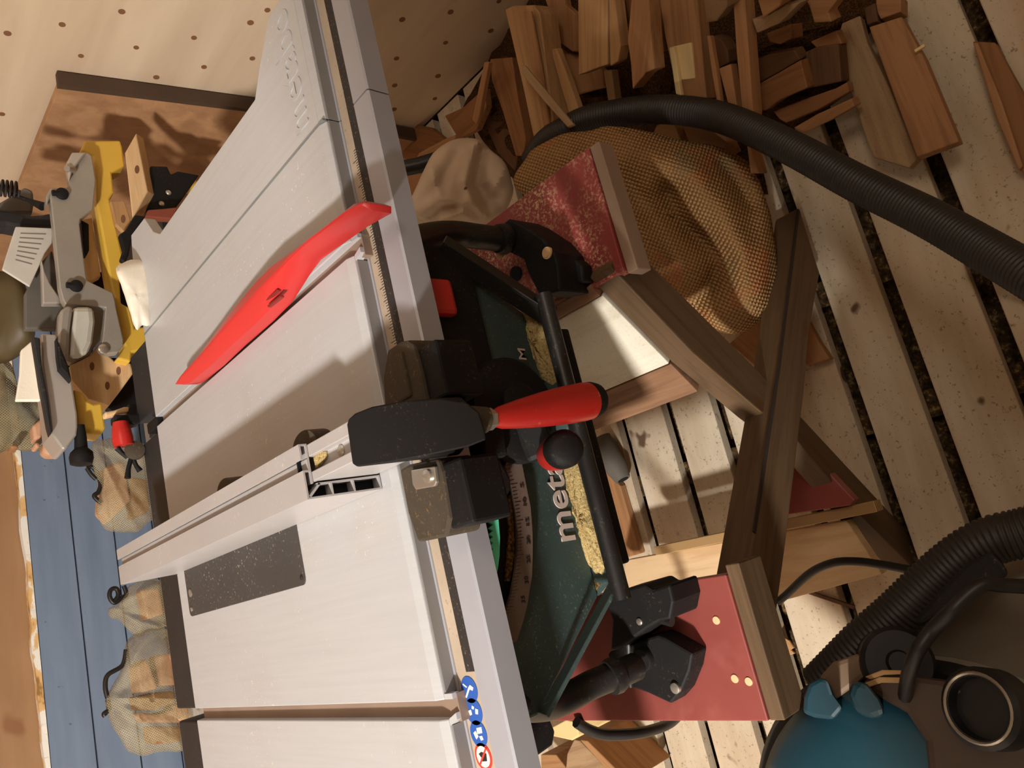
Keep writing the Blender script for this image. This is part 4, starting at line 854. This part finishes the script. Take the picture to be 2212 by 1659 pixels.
# quick clamp with a red grip
cl = thing('clamp', 'black screw clamp with a red grip on the back edge of the saw table', 'clamp', PZ(262, 930, .80))
CY = 1.392
wall('clamp_jaw', C2([(1095, 1085), (1200, 1085), (1330, 1075), (1450, 1045), (1480, 1090), (1370, 1110), (1350, 1160), (1290, 1180), (1215, 1170), (1100, 1160)]), CY, .03, m_black, cl, .003)
ob('clamp_grip', G().tube([PY(*q, CY+.005) for q in C2([(1152, 1160), (1160, 1230), (1172, 1310), (1185, 1385)])], [.0125, .0155, .0175, .0165], 20), m_redp, cl, smooth=40)
ob('clamp_bar', G().beam(PY(*C2([(1255, 1000)])[0], CY+.03), PY(*C2([(1255, 1150)])[0], CY+.03), (0, 1, 0), .02, .012), m_darkrail, cl)
wall('clamp_pad', C2([(1190, 1010), (1240, 1010), (1235, 1060), (1150, 1075), (1010, 1110), (1000, 1060), (1090, 1045)]), CY+.02, .02, m_pine, cl, .003)
c = PY(*C3([(1290, 330)])[0], 1.40)
wn = ob('wing_knob', G().lathe(c, (0, -1, .3), [(-.01, .012), (.0, .0165), (.010, .0165), (.013, .010)], 22), m_blackdusty, cl, smooth=40)
for q in (((1220, 390), (1120, 300)), ((1250, 410), (1220, 590)), ((1280, 420), (1340, 520))):
    ob('knob_wing', G().tube([PY(*C3([q[0]])[0], 1.40), PY(*C3([((q[0][0]+q[1][0])/2-8, (q[0][1]+q[1][1])/2)])[0], 1.40), PY(*C3([q[1]])[0], 1.40)], [.004, .004, .0055], 8), m_black, wn, smooth=50)
# rolled white paper at the back corner of the extension
rl_ = [(252, 582), (275, 564), (300, 560), (330, 560), (333, 600), (331, 650), (327, 690), (318, 703), (307, 702), (297, 711), (288, 700), (283, 680), (274, 650), (262, 615)]
ob('paper_roll', blob(rl_, lambda x, y: (PY(x, y, 1.262)-EYE).dot(fwd), .022, .005, 30, 8, .022, 3, 4, .7), m_white, smooth=40, label='crumpled roll of white paper at the back of the grey saw extension', cat='paper roll')
# ------------------------------------------------------------------ net bags of firewood
m_net = mat_net((176, 162, 126), (200, 188, 152), .42); m_net2 = mat_net((120, 114, 92), (160, 146, 112), .8)
BYK = 2.28
def bagd(x, y): return (PY(x, y, BYK)-EYE).dot(fwd)
chunks = {'p': wood('split_log_pale', (214, 168, 136), (196, 148, 116), (160, 112, 82), 8), 'b': wood('split_log_brown', (164, 120, 84), (150, 106, 72), (110, 74, 48), 8)}
def netbag(px, label, tie, logs, mat, Y=BYK, bulge=.11, seed=1):
    tx, ty = px[0]; fl = [([(tx, ty), px[i]], (.016 if k % 2 else -.012), 9) for k, i in enumerate(range(3, len(px)-2, 2))]
    b = thing('net_bag', label, 'net bag', PY(*px[0], Y))
    dk = lambda x, y: (PY(x, y, Y)-EYE).dot(fwd)
    ob('netting', blob(px, dk, bulge, .010, 16, 14, bulge*.9, 4, seed, 1, fl), mat, b, smooth=70)
    for t in tie: ob('tie_cord', G().tube(smoothpath([PY(x, y, Y-.02) for x, y in t], 6), .006, 8), m_cable, b, smooth=60)
    return b, dk
def log(px, Y, tone, label, t=.09):
    ob('split_log', G().poly(pixY(px, Y), (0, t, 0)), chunks[tone], bev=.006, label=label, cat='firewood log', group='split logs inside net bags')
netbag(C4([(880, 1090), (960, 930), (1010, 780), (1040, 640), (1110, 570), (1240, 530), (1370, 540), (1400, 760), (1440, 900), (1460, 1090), (1555, 1110), (1565, 1290), (1490, 1310), (1500, 1490), (1440, 1515), (1340, 1510), (1180, 1540), (1060, 1510), (980, 1400), (900, 1260)]),
       'large cream net bag of split logs, nearest the bottom of the blue wall', [C4([(880, 1090), (860, 1000), (880, 900), (1000, 820), (1030, 690)]), C4([(880, 1100), (890, 1180), (850, 1215), (860, 1235)])], None, m_net, BYK, .09, 1)
for q, tn in (([(1120, 830), (1200, 760), (1290, 1010), (1150, 1050)], 'p'), ([(1290, 740), (1400, 720), (1440, 980), (1310, 990)], 'p'), ([(1120, 1080), (1300, 1040), (1420, 1030), (1440, 1110), (1300, 1180), (1150, 1190)], 'b'), ([(1160, 1210), (1300, 1220), (1420, 1180), (1480, 1290), (1200, 1290)], 'p'), ([(1240, 1320), (1480, 1320), (1480, 1440), (1260, 1470)], 'b'), ([(1410, 1140), (1540, 1130), (1550, 1270), (1430, 1280)], 'p')):
    log(C4(q), BYK-.04, tn, 'split log showing through the large cream net bag')
netbag(C4([(890, 360), (960, 330), (1000, 280), (1040, 180), (1100, 150), (1330, 130), (1345, 300), (1365, 480), (1360, 500), (1290, 520), (1200, 540), (1140, 580), (1060, 530), (990, 450), (910, 430)]),
       'small crumpled net bag beside the large cream net bag, with a black looped tie', [C4([(1010, 170), (1030, 240), (980, 280), (930, 310), (895, 260), (905, 205), (950, 195), (965, 250), (930, 300)])], None, m_net, BYK, .06, 3)
log(C4([(1150, 200), (1300, 190), (1340, 400), (1200, 450)]), BYK-.02, 'p', 'split log in the small crumpled net bag', .06)
netbag(C3([(890, 250), (1000, 230), (1090, 210), (1200, 250), (1350, 250), (1420, 420), (1440, 700), (1470, 950), (1400, 1020), (1300, 1090), (1150, 1100), (1030, 1080), (950, 980), (925, 860), (960, 700), (930, 600), (880, 430)]),
       'cream net bag with a black tie behind the red clamp grip', [C3([(830, 490), (880, 480), (930, 540), (960, 640), (940, 720), (900, 760), (970, 830)]), C3([(830, 490), (870, 550), (920, 600)])], None, m_net, BYK, .08, 6)
log(C3([(1000, 480), (1180, 420), (1250, 800), (1050, 1000), (960, 900)]), BYK-.02, 'p', 'split log in the net bag behind the red clamp', .07)
log(C3([(1230, 560), (1400, 600), (1430, 900), (1280, 960)]), BYK-.02, 'b', 'dark split log in the net bag behind the red clamp', .07)
netbag([(-40, 740), (8, 770), (30, 800), (36, 845), (88, 866), (120, 895), (150, 928), (130, 960), (60, 972), (20, 968), (-40, 975)], 'grey net bag of kindling left of the white saw plate', [], None, m_net2, 2.2, .07, 8)
for q, tn in ((C2([(310, 1190), (400, 1120), (420, 1160), (400, 1300), (330, 1330)]), 'p'), (C2([(330, 1350), (380, 1350), (385, 1400), (330, 1400)]), 'p'), (C2([(420, 1350), (520, 1300), (540, 1400), (570, 1470), (460, 1470), (410, 1430)]), 'p'), (C2([(100, 1370), (180, 1370), (180, 1410), (100, 1410)]), 'b')):
    log(q, 2.10, tn, 'stick of kindling poking from the grey net bag', .05)
# plank the net bags stand on
ob('low_bench', G().box(-1.4, .95, 2.10, 2.55, .0, .50), m_room, bev=.004, label='low wooden bench along the blue wall under the net bags', cat='bench')
# ------------------------------------------------------------------ offcut pile
def K1(L_): return [(1000+.2712*x, .2712*y) for x, y in L_]
def K3(L_): return [(1300+.226*x, .226*y) for x, y in L_]
def K4_(L_): return [(1600+.2767*x, .2767*y) for x, y in L_]
bed = [(1000, 232), (1046, 150), (1090, 60), (1130, -40), (1500, -60), (1900, -60), (1950, 20), (1880, 70), (1830, 130), (1835, 200), (1800, 225), (1700, 290), (1640, 330), (1660, 420), (1600, 420), (1400, 420), (1180, 420), (1100, 380), (1040, 300)]
c_ = sum((PZ(x, y, .02) for x, y in bed), V())/len(bed); R = []; sub = []
base = [PZ(x, y, .002) for x, y in bed]
for i in range(len(base)):
    for k in range(5): sub.append(base[i].lerp(base[(i+1) % len(base)], k/5))
for r in [1-.5*(k/12)-.5*(k/12)**2 for k in range(12)]: R.append([V(((c_+(q-c_)*r).x, (c_+(q-c_)*r).y, .002+.05*min(1, (1-r)*5)+(.022*noise.noise(V((q.x*r, q.y*r, r))*38) if r < 1 else 0))) for q in sub])
ob('scrap_heap', G().rings(R), mat_scrap, kind='stuff', label='dark heap of small wood scraps and chips under the offcut pile', cat='wood scraps')
def off(px, z, tone, label, t=.022, rise=0, name='wood_offcut'):
    """z at the end nearer the room, rise towards the wall"""
    ys = [p[1] for p in px]; y1, y0 = max(ys), min(ys)
    pa, pb_ = PZ(sum(p[0] for p in px)/len(px), y1, z), PZ(sum(p[0] for p in px)/len(px), y0, z+rise)
    d = (pb_-pa); d = d.normalized() if d.length > 1e-4 else V((1, 0, 0)); side = d.cross(ZN).normalized(); n = side.cross(d); n = n if n.z > 0 else -n
    pts = [PN(x, y, pa, n) for x, y in px]
    slab(name, pts, n*-t, WT[tone], None, .002, label=label, cat='wood offcut')
off(K1([(335, 75), (400, 45), (560, 40), (612, 100), (660, 500), (720, 950), (700, 1010), (610, 1050), (580, 1180), (480, 700)]), .17, 'p', 'long thick pale beam offcut nearest the plywood wall, grooved along its length', .05, .06)
off(K1([(480, 90), (540, 85), (620, 520), (690, 990), (640, 1010), (560, 560)]), .184, 'o', 'grooved orange batten along the long thick pale beam by the wall', .006, .06)
off(K1([(215, 470), (390, 455), (430, 740), (500, 1100), (480, 1240), (420, 1240), (320, 900), (230, 640)]), .12, 'b', 'rough brown beam offcut just left of the long pale beam by the wall', .05, .03)
off(K1([(168, 495), (205, 500), (130, 910), (105, 990), (70, 950), (100, 820)]), .15, 'o', 'thin leaning lath touching the bottom edge of the plywood wall', .012, .05)
off(K1([(460, 515), (492, 520), (700, 770), (882, 992), (830, 1012), (640, 800), (478, 600)]), .25, 'g', 'grey-edged thin lath lying diagonally across the beams above the hose', .008, -.01)
off(K1([(640, -40), (800, -40), (815, 40), (910, 120), (918, 405), (870, 410), (760, 330), (660, 200), (700, 120)]), .13, 'o', 'flat orange board end behind the long plank at the top of the pile', .02, .02)
off(K1([(745, 380), (790, 420), (920, 445), (1040, 500), (1112, 560), (1125, 690), (1000, 720), (880, 755), (800, 600)]), .09, 'o', 'short orange board lying flat under the long square-ended plank', .02, .02)
off(K1([(705, 390), (745, 385), (790, 500), (860, 690), (925, 880), (885, 975), (860, 950), (780, 690), (712, 450)]), .16, 'p', 'narrow lath ending at the hose, right of the diagonal grey lath', .016, .04)
off(K1([(915, -60), (1150, -60), (1152, 515), (1050, 550), (920, 600)]), .21, 'p', 'wide square-ended plank pointing down from the top edge above the hose', .03, .05)
off(K1([(1118, 560), (1185, 560), (1220, 830), (1160, 845)]), .10, 'g', 'short greyish stick below the wide square-ended plank', .02, .02)
off(K1([(1160, -60), (1200, -60), (1255, 370), (1235, 490), (1172, 530), (1165, 250)]), .215, 'p', 'slim batten with three dark holes beside the wide square-ended plank', .025, .05)
off(K1([(1210, -60), (1325, -60), (1332, 140), (1300, 205), (1245, 195)]), .19, 'b', 'short pinkish brown block end between the holed batten and the pointed plank', .03, .04)
off(K1([(1345, -60), (1478, -60), (1500, 300), (1525, 550), (1458, 580), (1350, 712), (1335, 500), (1310, 320)]), .22, 'o', 'orange plank with a pointed end above the middle of the hose', .03, .05)
off(K1([(1482, -60), (1562, -60), (1605, 410), (1520, 420)]), .15, 'b', 'dull brown plank sunk between the pointed plank and the broad plank', .03, .04)
off(K3([(545, -40), (820, -40), (905, -40), (940, 300), (1000, 940), (880, 930), (760, 915), (690, 760), (600, 330)]), .15, 'o', 'broad orange plank running under the painted moulding to the hose', .03, .04)
off(K3([(640, 455), (700, 440), (850, 405), (890, 750), (735, 775), (690, 770)]), .158, 'w', 'cream painted moulding piece with one dark knot', .007, .02)
off(K3([(640, 455), (690, 445), (735, 770), (760, 915), (705, 900)]), .164, 'w', 'cream edge strip along the painted moulding', .01, .02)
off(K3([(970, -40), (1200, -40), (1190, 75), (1095, 205), (1000, 220)]), .19, 'g', 'greyish round-ended board at the top edge', .025, .04)
off(K3([(1000, 340), (1035, 340), (1090, 650), (1135, 985), (1100, 990), (1050, 700)]), .18, 'o', 'thin orange lath beside the broad orange plank', .012, .03)
off(K3([(1045, 345), (1140, 370), (1205, 480), (1215, 600), (1110, 655), (1075, 560)]), .15, 'd', 'dark half-round wood slice among the laths', .03, .02)
off(K3([(1115, 655), (1230, 610), (1265, 850), (1295, 1040), (1210, 1020)]), .17, 'o', 'tapered orange wedge just above the hose', .02, .02)
off(K3([(1250, -40), (1365, -40), (1395, 380), (1445, 1060), (1420, 1400), (1500, 1660), (1420, 1660), (1340, 1060), (1285, 500)]), .16, 'o', 'tall straight orange batten passing under the hose beside the dark heap', .03, .05)
off(K3([(760, 1180), (950, 1190), (1180, 1260), (1200, 1420), (1240, 1500), (1000, 1420), (840, 1390)]), .10, 'b', 'brown plank end showing between the hose and the burlap sack', .03, .03)
off(K3([(520, 1200), (680, 1150), (760, 1360), (660, 1400), (450, 1370)]), .11, 'p', 'pale board corner between the hose and the top of the sack', .02, .02)
off(K3([(1470, -60), (1735, -60), (1700, 60), (1540, 172)]), .22, 'o', 'bright orange block corner at the top edge', .04, .02)
off(K3([(1430, 180), (1540, 180), (1760, 40), (1900, 20), (1700, 220), (1480, 320)]), .18, 'g', 'greyish board edge under the bright orange block', .03, .02)
off(K3([(1900, -60), (2300, -60), (2160, 120), (2200, 210), (2030, 220), (1980, 60)]), .15, 'o', 'flat orange piece with a notched end near the top edge', .03, .02)
off(K3([(1570, 320), (1800, 230), (1810, 370), (1700, 425), (1600, 400)]), .12, 'b', 'small brown chunk in the middle of the dark heap', .04, .01)
off(K3([(1415, 600), (1600, 520), (1840, 480), (1895, 570), (1660, 710), (1430, 835)]), .10, 'd', 'dark brown short board left of the two tilted boards', .025, .03)
off(K3([(1430, 842), (1660, 712), (1900, 572), (1965, 840), (1710, 950), (1560, 1060), (1445, 1040)]), .10, 'b', 'tilted brown board with a straight upper edge above the hose', .025, .03)
off(K3([(1895, 520), (2050, 450), (2260, 420), (2290, 780), (2140, 810), (1975, 845)]), .09, 'd', 'dark square board end in the middle of the heap', .03, .02)
off(K3([(1990, 400), (2240, 290), (2300, 420), (2060, 470)]), .10, 'b', 'narrow brown board edge above the dark square board end', .02, .01)
off(K4_([(250, 870), (480, 780), (740, 690), (830, 640), (845, 720), (600, 860), (350, 960), (300, 930)]), .07, 'b', 'brown diagonal batten with a square notch above the hose', .02, .02)
off(K4_([(410, 1000), (600, 890), (800, 800), (862, 770), (890, 830), (700, 940), (500, 1035)]), .075, 'o', 'orange diagonal batten lying over the bright floor boards above the hose', .025, .02)
off(K4_([(755, 300), (790, 180), (930, 120), (985, 330), (1160, 680), (1385, 1230), (1310, 1310), (1030, 1225), (900, 850), (755, 450)]), .045, 'g', 'long stained grey plank on the floor between the heap and the smooth orange board', .02, .0)
off(K4_([(1000, 210), (1255, 128), (1430, 450), (1705, 1105), (1375, 1228), (1180, 700)]), .07, 'o', 'smooth orange board lying on the stained grey plank', .022, .0)
off(K4_([(960, 60), (1050, 20), (1070, 165), (985, 195)]), .06, 'd', 'dark block behind the end of the smooth orange board', .03, .0)
off(K4_([(1060, -40), (1250, -40), (1250, 90), (1090, 150), (1050, 60)]), .055, 'o', 'orange board end above the smooth orange board', .03, .0)
off(K4_([(1810, 320), (1985, 330), (2110, 560), (2330, 950), (2330, 1450), (2175, 1325), (2000, 900)]), .02, 'b', 'dark-edged batten lying in a floor gap at the lower edge', .02, 0)
off(K4_([(1810, 330), (1850, 330), (2040, 800), (2205, 1300), (2170, 1325), (1990, 900)]), .028, 'o', 'thin orange strip along the batten in the floor gap', .006, 0)
g = G(); g.beam(PZ(1977, 111, .076), PZ(1998, 98, .076), (0, 0, 1), .004, .004); ob('wood_shaving', g, WT['w'], label='tiny pale shaving on the smooth orange board', cat='wood shaving')
# planks by the plywood wall, behind the polythene bag
off([(868, 392), (905, 330), (960, 300), (985, 290), (975, 320), (930, 350), (900, 400), (884, 440)], .10, 'o', 'splintered orange lath behind the polythene bag', .015, .02)
off([(960, 250), (1000, 232), (1046, 190), (1050, 230), (1028, 280), (990, 300)], .09, 'b', 'brown board scrap between the plywood wall and the polythene bag', .02, .02)
off([(1040, 250), (1075, 230), (1120, 330), (1112, 370), (1075, 330)], .04, 'd', 'dark plank low behind the polythene bag', .02, .01)
off([(862, 262), (930, 275), (960, 300), (920, 335), (880, 345), (850, 330)], .02, 'b', 'reddish brown board flat on the floor at the foot of the plywood sheet', .02, 0)
# loose boards around the stand
off([(1285, 1010), (1300, 1000), (1340, 1050), (1383, 1196), (1352, 1205), (1322, 1120)], .02, 'o', 'knotty orange board on the floor under the saw beside the rubber hose end', .018, 0)
off([(1575, 742), (1625, 700), (1672, 678), (1690, 690), (1668, 770), (1640, 800)], .03, 'o', 'orange board flat on the floor between the sack and the crossed braces', .02, 0)
off([(1740, 690), (1768, 740), (1792, 775), (1740, 790), (1738, 740)], .03, 'o', 'small orange board end on the floor right of the long brace', .02, 0)
off([(1655, 790), (1690, 775), (1700, 800), (1640, 815)], .04, 'b', 'thin brown strip across the orange board beside the long brace', .006, 0)
off([(1225, 1628), (1240, 1597), (1252, 1600), (1330, 1680), (1240, 1700), (1222, 1660)], .14, 'g', 'greyish board end on the floor under the left end of the table saw', .135, 0)
off([(1252, 1598), (1268, 1600), (1360, 1690), (1335, 1690)], .145, 'o', 'orange lath beside the greyish board end under the left end of the table saw', .14, 0)
off([(1168, 1630), (1200, 1630), (1255, 1700), (1170, 1700)], .12, 'o', 'orange plank end under the dust port of the table saw', .115, 0)
off([(1185, 1575), (1222, 1555), (1245, 1560), (1250, 1590), (1235, 1600), (1190, 1590)], .30, 'w', 'pale cream block under the left corner of the table saw', .30, 0)
# ------------------------------------------------------------------ light
def area(name, loc, target, size, power, col, shape='DISK', spread=pi):
    d = bpy.data.lights.new(name, 'AREA'); d.energy = power; d.color = col; d.shape = shape; d.size = size; d.spread = spread
    o = bpy.data.objects.new(name, d); C.objects.link(o); o.location = loc
    o.rotation_euler = (V(target)-V(loc)).to_track_quat('-Z', 'Y').to_euler(); return o
area('work_lamp_light', (-1.8, -.09, 2.5), (.3, 1.0, .5), .20, 92, (1, .965, .91))
area('added_fill_light', (.9, -.7, 2.6), (.6, .3, 0), .7, 8, (1, .90, .76))  # weak warm fill added to lift the dark areas, no actual fixture
w = bpy.data.worlds.new('world'); bpy.context.scene.world = w; w.use_nodes = True
w.node_tree.nodes['Background'].inputs[0].default_value = (1, .85, .7, 1); w.node_tree.nodes['Background'].inputs[1].default_value = .05
sc = bpy.context.scene
sc.view_settings.view_transform = 'Standard'; sc.view_settings.look = 'None'; sc.view_settings.exposure = .3; sc.view_settings.gamma = 1
sc.cycles.max_bounces = 8; sc.cycles.diffuse_bounces = 5; sc.cycles.use_denoising = True
sc.cycles.transparent_max_bounces = 12
